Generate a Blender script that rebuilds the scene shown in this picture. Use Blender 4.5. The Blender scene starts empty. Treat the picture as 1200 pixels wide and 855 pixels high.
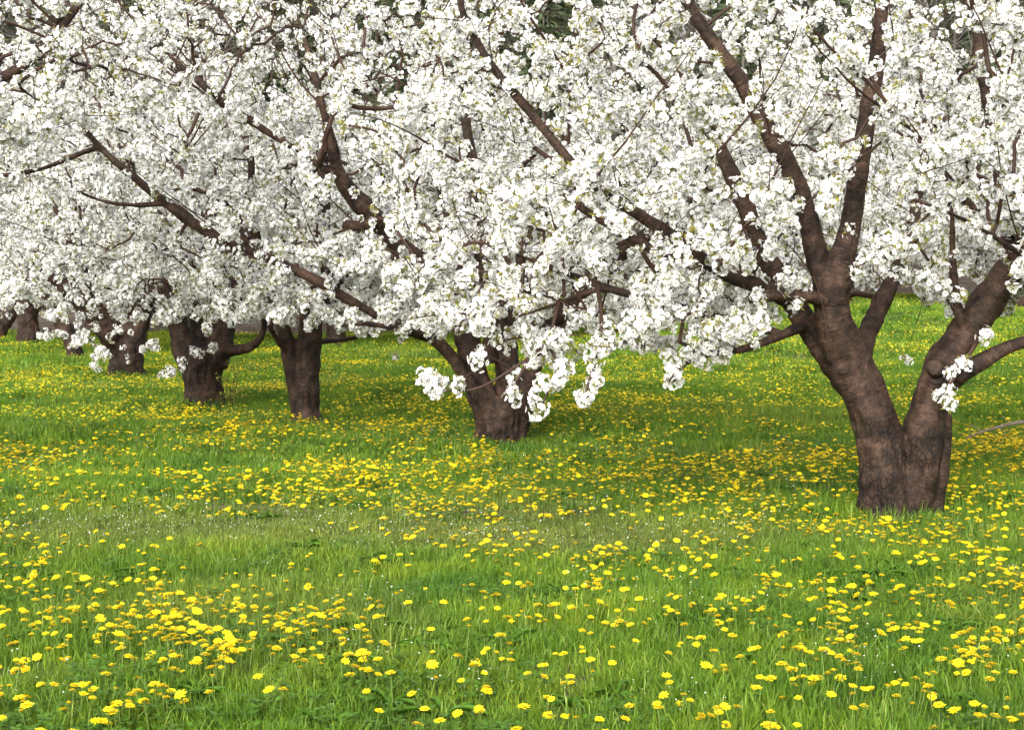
import bpy, bmesh, math
import numpy as np
from mathutils import Vector, noise as mnoise

# ------------------------------------------------------------------ camera, sky, sun, exposure
scene = bpy.context.scene
COL = scene.collection
CAM_Z, FPX, PW, PH, HORIZON = 1.46, 2000.0, 1200.0, 855.0, 330.0
PITCH = math.atan((PH / 2 - HORIZON) / FPX)
cam_data = bpy.data.cameras.new('camera')
cam_data.lens = FPX / PW * 36.0
cam_data.sensor_width = 36.0
cam_data.clip_start = 0.1
cam_data.clip_end = 2000.0
cam = bpy.data.objects.new('camera', cam_data)
cam.location = (0, 0, CAM_Z)
cam.rotation_euler = (math.pi / 2 - PITCH, 0, 0)
COL.objects.link(cam)
scene.camera = cam

SUN_EL, SUN_AZ = math.radians(29), math.radians(198)      # azimuth from +Y clockwise: behind the camera, a little left
world = bpy.data.worlds.new('World')
scene.world = world
world.use_nodes = True
wn, wl = world.node_tree.nodes, world.node_tree.links
wn.clear()
sky = wn.new('ShaderNodeTexSky')
sky.sky_type = 'NISHITA'
sky.sun_disc = False
sky.sun_elevation = SUN_EL
sky.sun_rotation = SUN_AZ
sky.dust_density = 4.0
hs = wn.new('ShaderNodeHueSaturation')                    # an overcast sky: nearly grey
hs.inputs['Saturation'].default_value = 0.22
bg = wn.new('ShaderNodeBackground')
bg.inputs['Strength'].default_value = 0.15
wo = wn.new('ShaderNodeOutputWorld')
wl.new(sky.outputs[0], hs.inputs['Color'])
wl.new(hs.outputs[0], bg.inputs['Color'])
wl.new(bg.outputs[0], wo.inputs['Surface'])

sun_data = bpy.data.lights.new('sun', 'SUN')
sun_data.energy = 1.5
sun_data.angle = math.radians(45)
sun_data.color = (1.0, 0.975, 0.945)
sun = bpy.data.objects.new('sun', sun_data)
sd = Vector((math.sin(SUN_AZ) * math.cos(SUN_EL), math.cos(SUN_AZ) * math.cos(SUN_EL), math.sin(SUN_EL)))
sun.rotation_euler = sd.to_track_quat('Z', 'Y').to_euler()
sun.location = (-4, -8, 14)
COL.objects.link(sun)

vs = scene.view_settings
vs.view_transform = 'Standard'
vs.look = 'None'
vs.exposure = 1.6
vs.gamma = 1.0
vs.use_curve_mapping = False
scene.render.engine = 'CYCLES'
scene.cycles.use_denoising = True
scene.cycles.max_bounces = 10
scene.cycles.diffuse_bounces = 7
scene.cycles.transmission_bounces = 7
scene.cycles.glossy_bounces = 2

RNG = np.random.default_rng(7)

# ------------------------------------------------------------------ helpers
def at(px, py, Y):
    """world point at depth Y metres seen at photograph pixel px, py"""
    u, v = (px - PW / 2) / FPX, (PH / 2 - py) / FPX
    dy, dz = math.cos(PITCH) + v * math.sin(PITCH), v * math.cos(PITCH) - math.sin(PITCH)
    t = Y / dy
    return np.array((u * t, Y, CAM_Z + dz * t))

def project(P):
    P = np.asarray(P, float)
    d = P - np.array((0, 0, CAM_Z))
    c, s = math.cos(PITCH), math.sin(PITCH)
    dep = d[:, 1] * c - d[:, 2] * s
    up = d[:, 1] * s + d[:, 2] * c
    dep = np.maximum(dep, 0.05)
    return PW / 2 + d[:, 0] / dep * FPX, PH / 2 - up / dep * FPX, dep

def sstep(a, b, x):
    t = np.clip((x - a) / (b - a), 0, 1)
    return t * t * (3 - 2 * t)

def ground_z(x, y):
    x, y = np.asarray(x, float), np.asarray(y, float)
    z = 0.035 * np.sin(x * 0.9 + y * 0.35) + 0.03 * np.sin(y * 1.15 - x * 0.3 + 1.0) + 0.02 * np.sin(x * 2.1 + 0.7) * np.sin(y * 1.9)
    z = z + 1.0 * sstep(15, 44, y) * sstep(0.5, 9, x)
    return z

def tag(o, label=None, cat=None, group=None, kind=None):
    if label: o['label'] = label
    if cat: o['category'] = cat
    if group: o['group'] = group
    if kind: o['kind'] = kind
    return o

def empty(name, loc):
    o = bpy.data.objects.new(name, None)
    o.empty_display_size = 0.2
    o.location = loc
    COL.objects.link(o)
    return o

def mesh_np(name, V, F, mats, mat_idx=None, smooth=False):
    """V (n,3); F list of arrays of equal-length faces or one array"""
    me = bpy.data.meshes.new(name)
    if isinstance(F, np.ndarray): F = [F]
    F = [f for f in F if len(f)]
    loops = np.concatenate([f.ravel() for f in F]).astype(np.int32)
    tot = np.concatenate([np.full(len(f), f.shape[1], np.int32) for f in F])
    start = np.concatenate(([0], np.cumsum(tot)[:-1])).astype(np.int32)
    me.vertices.add(len(V)); me.vertices.foreach_set('co', np.asarray(V, np.float32).ravel())
    me.loops.add(len(loops)); me.loops.foreach_set('vertex_index', loops)
    me.polygons.add(len(tot)); me.polygons.foreach_set('loop_start', start)
    for m in (mats if isinstance(mats, (list, tuple)) else [mats]): me.materials.append(m)
    if mat_idx is not None: me.polygons.foreach_set('material_index', np.asarray(mat_idx, np.int32))
    me.polygons.foreach_set('use_smooth', np.full(len(tot), smooth, bool))
    me.update(calc_edges=True)
    me.validate()
    return me

def obj(name, me, parent=None):
    o = bpy.data.objects.new(name, me)
    COL.objects.link(o)
    if parent is not None: o.parent = parent
    return o

def point_attr(me, name, typ, data):
    a = me.attributes.new(name, typ, 'POINT')
    key = {'FLOAT': 'value', 'INT': 'value', 'FLOAT_VECTOR': 'vector'}[typ]
    a.data.foreach_set(key, np.asarray(data, np.int32 if typ == 'INT' else np.float32).ravel())

# ------------------------------------------------------------------ materials
def mat(name):
    m = bpy.data.materials.new(name)
    m.use_nodes = True
    nt = m.node_tree
    nt.nodes.clear()
    out = nt.nodes.new('ShaderNodeOutputMaterial')
    return m, nt.nodes, nt.links, out

def ramp(n, stops):
    r = n.new('ShaderNodeValToRGB')
    e = r.color_ramp.elements
    while len(e) < len(stops): e.new(0.5)
    for i, (p, c) in enumerate(stops):
        e[i].position = p
        e[i].color = (*c, 1)
    return r

def noise_node(n, l, vec, scale, detail=3, rough=0.55):
    t = n.new('ShaderNodeTexNoise')
    t.inputs['Scale'].default_value = scale
    t.inputs['Detail'].default_value = detail
    t.inputs['Roughness'].default_value = rough
    if vec is not None: l.new(vec, t.inputs['Vector'])
    return t

def mixc(n, l, fac, a, b, mode='MIX'):
    m = n.new('ShaderNodeMix'); m.data_type = 'RGBA'; m.blend_type = mode
    for s, v in ((m.inputs['Factor'], fac), (m.inputs['A'], a), (m.inputs['B'], b)):
        if hasattr(v, 'is_linked') or hasattr(v, 'links'): l.new(v, s)
        elif isinstance(v, (int, float)): s.default_value = v
        else: s.default_value = (*v, 1)
    return m.outputs['Result']

def math_node(n, l, op, a, b=None):
    m = n.new('ShaderNodeMath'); m.operation = op
    for i, v in enumerate((a, b)):
        if v is None: continue
        if hasattr(v, 'links'): l.new(v, m.inputs[i])
        else: m.inputs[i].default_value = v
    return m.outputs[0]

def leafy(name, col_socket_fn, transl=0.35, rough=0.6, tint=(1, 1, 1), spec=0.2):
    m, n, l, out = mat(name)
    col = col_socket_fn(n, l)
    p = n.new('ShaderNodeBsdfPrincipled')
    p.inputs['Roughness'].default_value = rough
    p.inputs['Specular IOR Level'].default_value = spec
    l.new(col, p.inputs['Base Color'])
    t = n.new('ShaderNodeBsdfTranslucent')
    tc = mixc(n, l, 1.0, col, tint, 'MULTIPLY')
    l.new(tc, t.inputs['Color'])
    mx = n.new('ShaderNodeMixShader')
    mx.inputs[0].default_value = transl
    l.new(p.outputs[0], mx.inputs[1]); l.new(t.outputs[0], mx.inputs[2])
    l.new(mx.outputs[0], out.inputs['Surface'])
    return m

def c_petal(n, l):
    g = n.new('ShaderNodeNewGeometry')
    t = noise_node(n, l, g.outputs['Position'], 9.0, 2)
    r = ramp(n, [(0.3, (0.84, 0.845, 0.84)), (0.55, (0.87, 0.87, 0.88)), (0.8, (0.88, 0.86, 0.875))])
    l.new(t.outputs['Fac'], r.inputs[0])
    return r.outputs[0]
M_PETAL = leafy('petal_white', c_petal, 0.42, 0.7, (1, 1, 1), 0.1)

def c_const(c, var=0.35, scale=14.0):
    def f(n, l):
        g = n.new('ShaderNodeNewGeometry')
        t = noise_node(n, l, g.outputs['Position'], scale, 2)
        r = ramp(n, [(0.25, tuple(x * (1 - var) for x in c)), (0.75, tuple(min(1, x * (1 + var)) for x in c))])
        l.new(t.outputs['Fac'], r.inputs[0])
        return r.outputs[0]
    return f
M_STAMEN = leafy('stamen_yellow_green', c_const((0.42, 0.38, 0.13)), 0.2, 0.7)
M_YOUNG = leafy('young_leaf_olive', c_const((0.22, 0.21, 0.035), 0.45), 0.4, 0.5)
M_PEDICEL = leafy('pedicel_green', c_const((0.16, 0.16, 0.045)), 0.1, 0.6)
M_SEPAL = leafy('sepal_brown_green', c_const((0.15, 0.10, 0.045)), 0.1, 0.6)
M_DANDY = leafy('dandelion_yellow', c_const((0.82, 0.66, 0.014), 0.10, 30.0), 0.22, 0.6, (1, 0.95, 0.6))
M_DANDY_C = leafy('dandelion_centre', c_const((0.78, 0.56, 0.010), 0.12, 30.0), 0.15, 0.6)
M_STEM = leafy('dandelion_stem', c_const((0.10, 0.15, 0.025)), 0.15, 0.5)
M_ROSETTE = leafy('broad_leaf_green', c_const((0.062, 0.138, 0.012), 0.4), 0.3, 0.45)
M_TINY = leafy('tiny_flower_white', c_const((0.72, 0.72, 0.66), 0.1), 0.3, 0.7)

def c_grass(n, l):
    g = n.new('ShaderNodeNewGeometry')
    at_ = n.new('ShaderNodeAttribute'); at_.attribute_name = 'shade'
    dry = n.new('ShaderNodeAttribute'); dry.attribute_type = 'INSTANCER'; dry.attribute_name = 'dry'
    big = noise_node(n, l, g.outputs['Position'], 1.1, 6, 0.72)
    r = ramp(n, [(0.34, (0.051, 0.124, 0.011)), (0.5, (0.098, 0.188, 0.014)), (0.66, (0.178, 0.262, 0.019))])
    l.new(big.outputs['Fac'], r.inputs[0])
    r2 = ramp(n, [(0.0, (0.5, 0.6, 0.7)), (0.45, (1.0, 1.0, 1.0)), (0.85, (1.55, 1.35, 1.4)), (1.0, (2.6, 1.8, 5.0))])
    l.new(at_.outputs['Fac'], r2.inputs[0])
    c = mixc(n, l, 1.0, r.outputs[0], r2.outputs[0], 'MULTIPLY')
    dn = noise_node(n, l, g.outputs['Position'], 22.0, 2)
    df = math_node(n, l, 'MULTIPLY', dry.outputs['Fac'], math_node(n, l, 'MULTIPLY', dn.outputs['Fac'], 1.7))
    df = math_node(n, l, 'MINIMUM', df, 0.85)
    return mixc(n, l, df, c, (0.27, 0.225, 0.085))
M_GRASS = leafy('grass_blade', c_grass, 0.44, 0.5, (1.0, 1.0, 0.6), 0.25)

def make_bark():
    m, n, l, out = mat('cherry_bark')
    g = n.new('ShaderNodeNewGeometry')
    al = n.new('ShaderNodeAttribute'); al.attribute_name = 'along'
    ro = n.new('ShaderNodeAttribute'); ro.attribute_name = 'rough'
    sep = n.new('ShaderNodeSeparateXYZ'); l.new(g.outputs['Position'], sep.inputs[0])
    def vec(kxy, kal):
        c = n.new('ShaderNodeCombineXYZ')
        l.new(math_node(n, l, 'MULTIPLY', sep.outputs[0], kxy), c.inputs[0])
        l.new(math_node(n, l, 'MULTIPLY', sep.outputs[1], kxy), c.inputs[1])
        l.new(math_node(n, l, 'MULTIPLY', al.outputs['Fac'], kal), c.inputs[2])
        return c.outputs[0]
    bands = noise_node(n, l, vec(9.0, 95.0), 1.0, 6, 0.72)           # horizontal rings of cherry bark
    lent = noise_node(n, l, vec(16.0, 110.0), 1.0, 2, 0.5)          # short pale dashes
    fis = noise_node(n, l, vec(42.0, 9.0), 1.0, 6, 0.72)            # upright fissures low on old stems
    blot = noise_node(n, l, g.outputs['Position'], 7.0, 7, 0.7)
    moss = noise_node(n, l, g.outputs['Position'], 2.6, 3, 0.6)
    base = ramp(n, [(0.36, (0.006, 0.0034, 0.0021)), (0.5, (0.028, 0.0158, 0.0098)), (0.64, (0.064, 0.038, 0.0255))])
    l.new(blot.outputs['Fac'], base.inputs[0])
    lr = ramp(n, [(0.60, (0, 0, 0)), (0.70, (1, 1, 1))]); l.new(lent.outputs['Fac'], lr.inputs[0])
    inv = math_node(n, l, 'SUBTRACT', 1.0, ro.outputs['Fac'])
    c1 = mixc(n, l, math_node(n, l, 'MULTIPLY', math_node(n, l, 'MULTIPLY', lr.outputs[0], inv), 0.7), base.outputs[0], (0.078, 0.046, 0.033))
    br = ramp(n, [(0.38, (0.25, 0.22, 0.20)), (0.48, (1, 1, 1)), (0.60, (1.5, 1.42, 1.34))]); l.new(bands.outputs['Fac'], br.inputs[0])
    c2 = mixc(n, l, math_node(n, l, 'MULTIPLY', inv, 0.6), c1, mixc(n, l, 1.0, c1, br.outputs[0], 'MULTIPLY'))
    fr = ramp(n, [(0.38, (0.30, 0.27, 0.25)), (0.55, (1, 1, 1)), (0.7, (1.3, 1.25, 1.2))]); l.new(fis.outputs['Fac'], fr.inputs[0])
    c3 = mixc(n, l, ro.outputs['Fac'], c2, mixc(n, l, 1.0, c2, fr.outputs[0], 'MULTIPLY'))
    mr = ramp(n, [(0.60, (0, 0, 0)), (0.75, (1, 1, 1))]); l.new(moss.outputs['Fac'], mr.inputs[0])
    c4 = mixc(n, l, math_node(n, l, 'MULTIPLY', mr.outputs[0], 0.28), c3, (0.055, 0.05, 0.024))
    grit = noise_node(n, l, g.outputs['Position'], 70.0, 4, 0.7)
    gr = ramp(n, [(0.35, (0.55, 0.52, 0.5)), (0.5, (1, 1, 1)), (0.66, (1.45, 1.4, 1.36))]); l.new(grit.outputs['Fac'], gr.inputs[0])
    vo = n.new('ShaderNodeTexVoronoi'); vo.feature = 'DISTANCE_TO_EDGE'; vo.inputs['Scale'].default_value = 1.0
    wv = n.new('ShaderNodeVectorMath'); wv.operation = 'ADD'
    l.new(vec(26.0, 15.0), wv.inputs[0])
    wn2 = noise_node(n, l, g.outputs['Position'], 14.0, 3); l.new(wn2.outputs['Color'], wv.inputs[1]); l.new(wv.outputs[0], vo.inputs['Vector'])
    vr = ramp(n, [(0.0, (0.22, 0.2, 0.19)), (0.10, (1, 1, 1))]); l.new(vo.outputs['Distance'], vr.inputs[0])
    c4 = mixc(n, l, 0.75, c4, mixc(n, l, 1.0, c4, gr.outputs[0], 'MULTIPLY'))
    c4 = mixc(n, l, ro.outputs['Fac'], c4, mixc(n, l, 1.0, c4, vr.outputs[0], 'MULTIPLY'))
    p = n.new('ShaderNodeBsdfPrincipled')
    p.inputs['Roughness'].default_value = 0.62
    p.inputs['Specular IOR Level'].default_value = 0.2
    l.new(c4, p.inputs['Base Color'])
    hgt = math_node(n, l, 'ADD', math_node(n, l, 'MULTIPLY', bands.outputs['Fac'], inv),
                    math_node(n, l, 'MULTIPLY', math_node(n, l, 'MULTIPLY', fis.outputs['Fac'], ro.outputs['Fac']), 2.6))
    hgt = math_node(n, l, 'ADD', hgt, math_node(n, l, 'MULTIPLY', grit.outputs['Fac'], 0.5))
    hgt = math_node(n, l, 'ADD', hgt, math_node(n, l, 'MULTIPLY', math_node(n, l, 'MULTIPLY', vr.outputs[0], ro.outputs['Fac']), 0.8))
    b = n.new('ShaderNodeBump'); b.inputs['Strength'].default_value = 0.8; b.inputs['Distance'].default_value = 0.012
    l.new(hgt, b.inputs['Height']); l.new(b.outputs[0], p.inputs['Normal'])
    l.new(p.outputs[0], out.inputs['Surface'])
    return m
M_BARK = make_bark()

def simple(name, fn, rough=0.8, bump=None):
    m, n, l, out = mat(name)
    p = n.new('ShaderNodeBsdfPrincipled')
    p.inputs['Roughness'].default_value = rough
    p.inputs['Specular IOR Level'].default_value = 0.2
    l.new(fn(n, l), p.inputs['Base Color'])
    if bump:
        t = noise_node(n, l, None, bump[0], 5)
        g = n.new('ShaderNodeNewGeometry'); l.new(g.outputs['Position'], t.inputs['Vector'])
        b = n.new('ShaderNodeBump'); b.inputs['Distance'].default_value = bump[1]
        l.new(t.outputs['Fac'], b.inputs['Height']); l.new(b.outputs[0], p.inputs['Normal'])
    l.new(p.outputs[0], out.inputs['Surface'])
    return m
M_TWIG = simple('twig_bark', c_const((0.034, 0.017, 0.011), 0.4, 6.0), 0.6)
M_CUT = simple('cut_wood', c_const((0.30, 0.22, 0.12), 0.3, 40.0), 0.8)
M_GREYWOOD = simple('weathered_wood', c_const((0.16, 0.125, 0.10), 0.4, 12.0), 0.8)
def c_soil(n, l):
    g = n.new('ShaderNodeNewGeometry')
    a = noise_node(n, l, g.outputs['Position'], 1.3, 5, 0.6)
    b = noise_node(n, l, g.outputs['Position'], 30.0, 4, 0.6)
    r = ramp(n, [(0.3, (0.04, 0.075, 0.012)), (0.55, (0.075, 0.105, 0.02)), (0.75, (0.12, 0.095, 0.05))])
    l.new(a.outputs['Fac'], r.inputs[0])
    r2 = ramp(n, [(0.3, (0.45, 0.42, 0.4)), (0.7, (1.4, 1.35, 1.3))]); l.new(b.outputs['Fac'], r2.inputs[0])
    return mixc(n, l, 1.0, r.outputs[0], r2.outputs[0], 'MULTIPLY')
M_SOIL = simple('meadow_soil', c_soil, 0.9, (45.0, 0.03))
M_DIRT = simple('bare_dirt', c_const((0.16, 0.115, 0.085), 0.5, 35.0), 0.95, (60.0, 0.03))
def c_litter(n, l):
    g = n.new('ShaderNodeNewGeometry')
    a = noise_node(n, l, g.outputs['Position'], 0.35, 6, 0.65)
    r = ramp(n, [(0.3, (0.045, 0.033, 0.024)), (0.5, (0.075, 0.057, 0.044)), (0.7, (0.11, 0.09, 0.072))])
    l.new(a.outputs['Fac'], r.inputs[0])
    b = noise_node(n, l, g.outputs['Position'], 6.0, 5, 0.7)
    r2 = ramp(n, [(0.3, (0.6, 0.6, 0.6)), (0.7, (1.3, 1.3, 1.3))]); l.new(b.outputs['Fac'], r2.inputs[0])
    return mixc(n, l, 1.0, r.outputs[0], r2.outputs[0], 'MULTIPLY')
M_LITTER = simple('leaf_litter', c_litter, 0.95, (4.0, 0.3))
M_FARBARK = simple('far_bark_grey', c_const((0.10, 0.09, 0.078), 0.3, 0.8), 0.9)
M_FARLEAF = leafy('evergreen_needles', c_const((0.05, 0.065, 0.03), 0.4, 1.5), 0.2, 0.7)

# ------------------------------------------------------------------ scattering (geometry nodes)
_groups = {}
def scatter_group(key, variants):
    if key in _groups: return _groups[key]
    ng = bpy.data.node_groups.new(key, 'GeometryNodeTree')
    ng.interface.new_socket('Geometry', in_out='INPUT', socket_type='NodeSocketGeometry')
    ng.interface.new_socket('Geometry', in_out='OUTPUT', socket_type='NodeSocketGeometry')
    N, L = ng.nodes, ng.links
    gi, go = N.new('NodeGroupInput'), N.new('NodeGroupOutput')
    jn = N.new('GeometryNodeJoinGeometry')
    for me in variants:
        src = bpy.data.objects.new(me.name + '_source', me)
        oi = N.new('GeometryNodeObjectInfo')
        oi.inputs['Object'].default_value = src
        oi.inputs['As Instance'].default_value = False
        g2i = N.new('GeometryNodeGeometryToInstance')
        L.new(oi.outputs['Geometry'], g2i.inputs[0])
        L.new(g2i.outputs[0], jn.inputs[0])
    ip = N.new('GeometryNodeInstanceOnPoints')
    ip.inputs['Pick Instance'].default_value = True
    def na(name, typ):
        a = N.new('GeometryNodeInputNamedAttribute'); a.data_type = typ
        a.inputs['Name'].default_value = name
        return a.outputs['Attribute']
    L.new(gi.outputs[0], ip.inputs['Points'])
    L.new(jn.outputs[0], ip.inputs['Instance'])
    L.new(na('pick', 'INT'), ip.inputs['Instance Index'])
    L.new(na('rot', 'FLOAT_VECTOR'), ip.inputs['Rotation'])
    L.new(na('scl', 'FLOAT_VECTOR'), ip.inputs['Scale'])
    L.new(ip.outputs[0], go.inputs[0])
    _groups[key] = ng
    return ng

def scatter_mesh(name, P, R, S, K, extra=None):
    me = bpy.data.meshes.new(name)
    me.vertices.add(len(P)); me.vertices.foreach_set('co', np.asarray(P, np.float32).ravel())
    S = np.asarray(S, float)
    if S.ndim == 1: S = np.repeat(S[:, None], 3, 1)
    point_attr(me, 'rot', 'FLOAT_VECTOR', R)
    point_attr(me, 'scl', 'FLOAT_VECTOR', S)
    point_attr(me, 'pick', 'INT', K)
    for k, v in (extra or {}).items(): point_attr(me, k, 'FLOAT', v)
    return me

def scatter(name, me, key, variants, parent=None):
    o = obj(name, me, parent)
    md = o.modifiers.new('scatter', 'NODES')
    md.node_group = scatter_group(key, variants)
    return o

# ------------------------------------------------------------------ the setting: ground, hillside
def axis(parts):
    out = []
    for a, b, s in parts: out += list(np.arange(a, b, s))
    return np.array(out + [parts[-1][1]], float)
xs = axis([(-400, -40, 40), (-40, -10, 2), (-10, 10, 0.25), (10, 40, 2), (40, 400, 40)])
ys = axis([(-200, -20, 30), (-20, 2, 2), (2, 22, 0.25), (22, 60, 1), (60, 800, 60)])
X, Yg = np.meshgrid(xs, ys)
Vg = np.stack([X, Yg, ground_z(X, Yg) * sstep(0, 3, Yg)], -1).reshape(-1, 3)
nx = len(xs)
q = np.arange(len(Vg)).reshape(len(ys), nx)
Fg = np.stack([q[:-1, :-1], q[:-1, 1:], q[1:, 1:], q[1:, :-1]], -1).reshape(-1, 4)
tag(obj('ground', mesh_np('ground', Vg, Fg, M_SOIL, smooth=True)), kind='structure')

def hill_z(x, y):
    t = np.maximum(y - 47.0 - 1.5 * np.sin(x * 0.21), 0)
    h = 0.16 * np.minimum(t, 6) + 0.36 * np.maximum(t - 6, 0)
    h = np.where(h > 38, 38 + (h - 38) * 0.2, h)
    return h + ground_z(x, 47.0) - 0.35 + 0.3 * np.sin(x * 0.33 + y * 0.2) * sstep(0, 8, t) + 0.25 * sstep(0, 1.2, t)
hx, hy = np.arange(-160, 161, 2.0), np.concatenate([np.arange(44, 70, 0.7), np.arange(70, 260, 3.0)])
X, Yh = np.meshgrid(hx, hy)
Vh = np.stack([X, Yh, hill_z(X, Yh)], -1).reshape(-1, 3)
q = np.arange(len(Vh)).reshape(len(hy), len(hx))
Fh = np.stack([q[:-1, :-1], q[:-1, 1:], q[1:, 1:], q[1:, :-1]], -1).reshape(-1, 4)
tag(obj('hillside', mesh_np('hillside', Vh, Fh, M_LITTER, smooth=True)), kind='structure')

# a little bare earth shows in the worn strip
def dirt_patch(cx, cy, rx, ry, seed):
    r = np.random.default_rng(seed)
    n = 40
    a = np.linspace(0, 2 * math.pi, n, endpoint=False)
    k = 1 + 0.25 * np.sin(3 * a + seed) + 0.14 * np.sin(7 * a + 2 * seed) + r.normal(0, 0.06, n)
    rings = [0.0, 0.4, 0.75, 1.0]
    V = [(cx, cy, 0)]
    for f in rings[1:]:
        V += [(cx + rx * f * k[i] * math.cos(a[i]), cy + ry * f * k[i] * math.sin(a[i]), 0) for i in range(n)]
    V = np.array(V)
    V[:, 2] = ground_z(V[:, 0], V[:, 1]) + 0.006
    V[1:1 + 2 * n, 2] += r.normal(0.006, 0.006, 2 * n)
    tri = np.array([(0, 1 + i, 1 + (i + 1) % n) for i in range(n)])
    qd = []
    for k_ in range(2):
        b = 1 + k_ * n
        qd += [(b + i, b + n + i, b + n + (i + 1) % n, b + (i + 1) % n) for i in range(n)]
    return mesh_np('bare_earth', V, [tri, np.array(qd)], M_DIRT, smooth=True)
EARTH = [(-0.12, 10.62, 0.30, 0.16, 1), (-1.45, 10.55, 0.6, 0.14, 2)]
for e in EARTH: tag(obj('bare_earth', dirt_patch(*e)), kind='structure')

# ------------------------------------------------------------------ blossom cluster meshes
def frame_from(d, spin):
    d = d / np.linalg.norm(d)
    a = np.array((0, 0, 1.0)) if abs(d[2]) < 0.9 else np.array((1.0, 0, 0))
    u = np.cross(a, d); u /= np.linalg.norm(u)
    v = np.cross(d, u)
    c, s = math.cos(spin), math.sin(spin)
    return np.stack([c * u + s * v, -s * u + c * v, d], 1)

class Soup:
    def __init__(s): s.V, s.T, s.M, s.n = [], [], [], 0
    def add(s, V, T, m):
        s.V.append(np.asarray(V, float)); s.T.append(np.asarray(T, int) + s.n); s.M += [m] * len(T); s.n += len(V)
    def mesh(s, name, mats, smooth=False):
        return mesh_np(name, np.concatenate(s.V), np.concatenate(s.T), mats, s.M, smooth)

def petal(r, cup, w, tw):
    # obovate, cupped, notched petal along +x
    V = np.array([(0.06 * r, 0, 0.0), (0.45 * r, -0.30 * w * r, 0.10 * cup), (0.45 * r, 0.30 * w * r, 0.10 * cup + tw),
                  (0.86 * r, -0.40 * w * r, 0.34 * cup), (0.86 * r, 0.40 * w * r, 0.34 * cup + tw), (0.97 * r, 0, 0.30 * cup + 0.4 * tw),
                  (0.5 * r, 0, 0.03 * cup)])
    T = np.array([(0, 1, 6), (0, 6, 2), (1, 3, 6), (6, 3, 5), (6, 5, 4), (6, 4, 2)])
    return V, T

def flower(sp, org, d, r, rng, low=False):
    Fm = frame_from(d, rng.uniform(0, 6.28))
    cup = r * rng.uniform(0.25, 0.95)
    for k in range(5):
        a = k * 2 * math.pi / 5 + rng.normal(0, 0.09)
        V, T = petal(r * rng.uniform(0.92, 1.08), cup, rng.uniform(0.98, 1.2), rng.normal(0, 0.06) * r)
        c, s = math.cos(a), math.sin(a)
        V = V @ np.array([(c, s, 0), (-s, c, 0), (0, 0, 1)])
        sp.add(V @ Fm.T + org, T, 0)
    h = r * 0.34
    V = np.array([(0, 0, 0.02 * r)] + [(h * math.cos(a), h * math.sin(a), 0.30 * r) for a in np.arange(5) * 1.2566 + 0.6]) 
    sp.add(V @ Fm.T + org, [(0, 1, 2), (0, 3, 4), (0, 5, 1)], 1)

def leaf_geo(sp, org, d, L, W, fold, m, rng):
    Fm = frame_from(d, rng.uniform(0, 6.28))
    V = np.array([(0, 0, 0), (W, fold * W, 0.45 * L), (-W, fold * W, 0.45 * L), (0.0, 0.0, 0.5 * L), (0, 0.25 * L, L)])
    sp.add(V @ Fm.T + org, [(0, 1, 3), (0, 3, 2), (1, 4, 3), (3, 4, 2)], m)

def cluster(seed, nf, R, nleaf, spread=-0.45):
    rng = np.random.default_rng(seed)
    sp = Soup()
    k, i = 0, 0
    ga = math.pi * (3 - math.sqrt(5))
    for i in range(nf):
        z = 1 - (1 - spread) * (i + 0.5) / nf
        a = i * ga + rng.normal(0, 0.25)
        q_ = math.sqrt(max(0, 1 - z * z))
        d = np.array((q_ * math.cos(a), q_ * math.sin(a), z)) + rng.normal(0, 0.16, 3)
        d /= np.linalg.norm(d)
        org = d * R * rng.uniform(0.72, 1.12)
        fd = d + rng.normal(0, 0.35, 3)
        r = rng.uniform(0.0150, 0.0185)
        flower(sp, org, fd, r, rng)
        # pedicel and calyx
        b = rng.normal(0, 0.004, 3)
        s1 = np.cross(d, (0.3, 0.5, 0.8)); s1 = s1 / np.linalg.norm(s1) * 0.0011
        s2 = np.cross(d, s1); s2 = s2 / np.linalg.norm(s2) * 0.0011
        sp.add([b + s1, b - s1, org + s1 * 0.8, org - s1 * 0.8, b + s2, b - s2, org + s2, org - s2], [(0, 1, 3), (0, 3, 2), (4, 5, 7), (4, 7, 6)], 3)
        e1, e2 = s1 / 0.0011 * 0.0045, s2 / 0.0011 * 0.0045
        u = -d * 0.008
        sp.add([org + u, org + e1, org + e2, org - e1, org - e2], [(0, 1, 2), (0, 2, 3), (0, 3, 4), (0, 4, 1)], 4)
    for i in range(nleaf):
        d = rng.normal(0, 1, 3); d[2] = abs(d[2]) * 0.9
        d /= np.linalg.norm(d)
        leaf_geo(sp, d * R * 0.35, d + rng.normal(0, 0.2, 3), rng.uniform(0.030, 0.056), rng.uniform(0.006, 0.010), 0.5, 2, rng)
    return sp.mesh('blossom_cluster', [M_PETAL, M_STAMEN, M_YOUNG, M_PEDICEL, M_SEPAL])
CL = [cluster(11, 15, 0.042, 2), cluster(12, 19, 0.050, 6), cluster(13, 11, 0.036, 4), cluster(14, 22, 0.054, 0, -0.7),
      cluster(15, 13, 0.040, 9), cluster(16, 9, 0.034, 1, -0.2), cluster(17, 17, 0.047, 5, -0.6), cluster(18, 6, 0.030, 10, -0.1)]
CLP = np.array([.17, .13, .15, .14, .09, .14, .12, .06])

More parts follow.
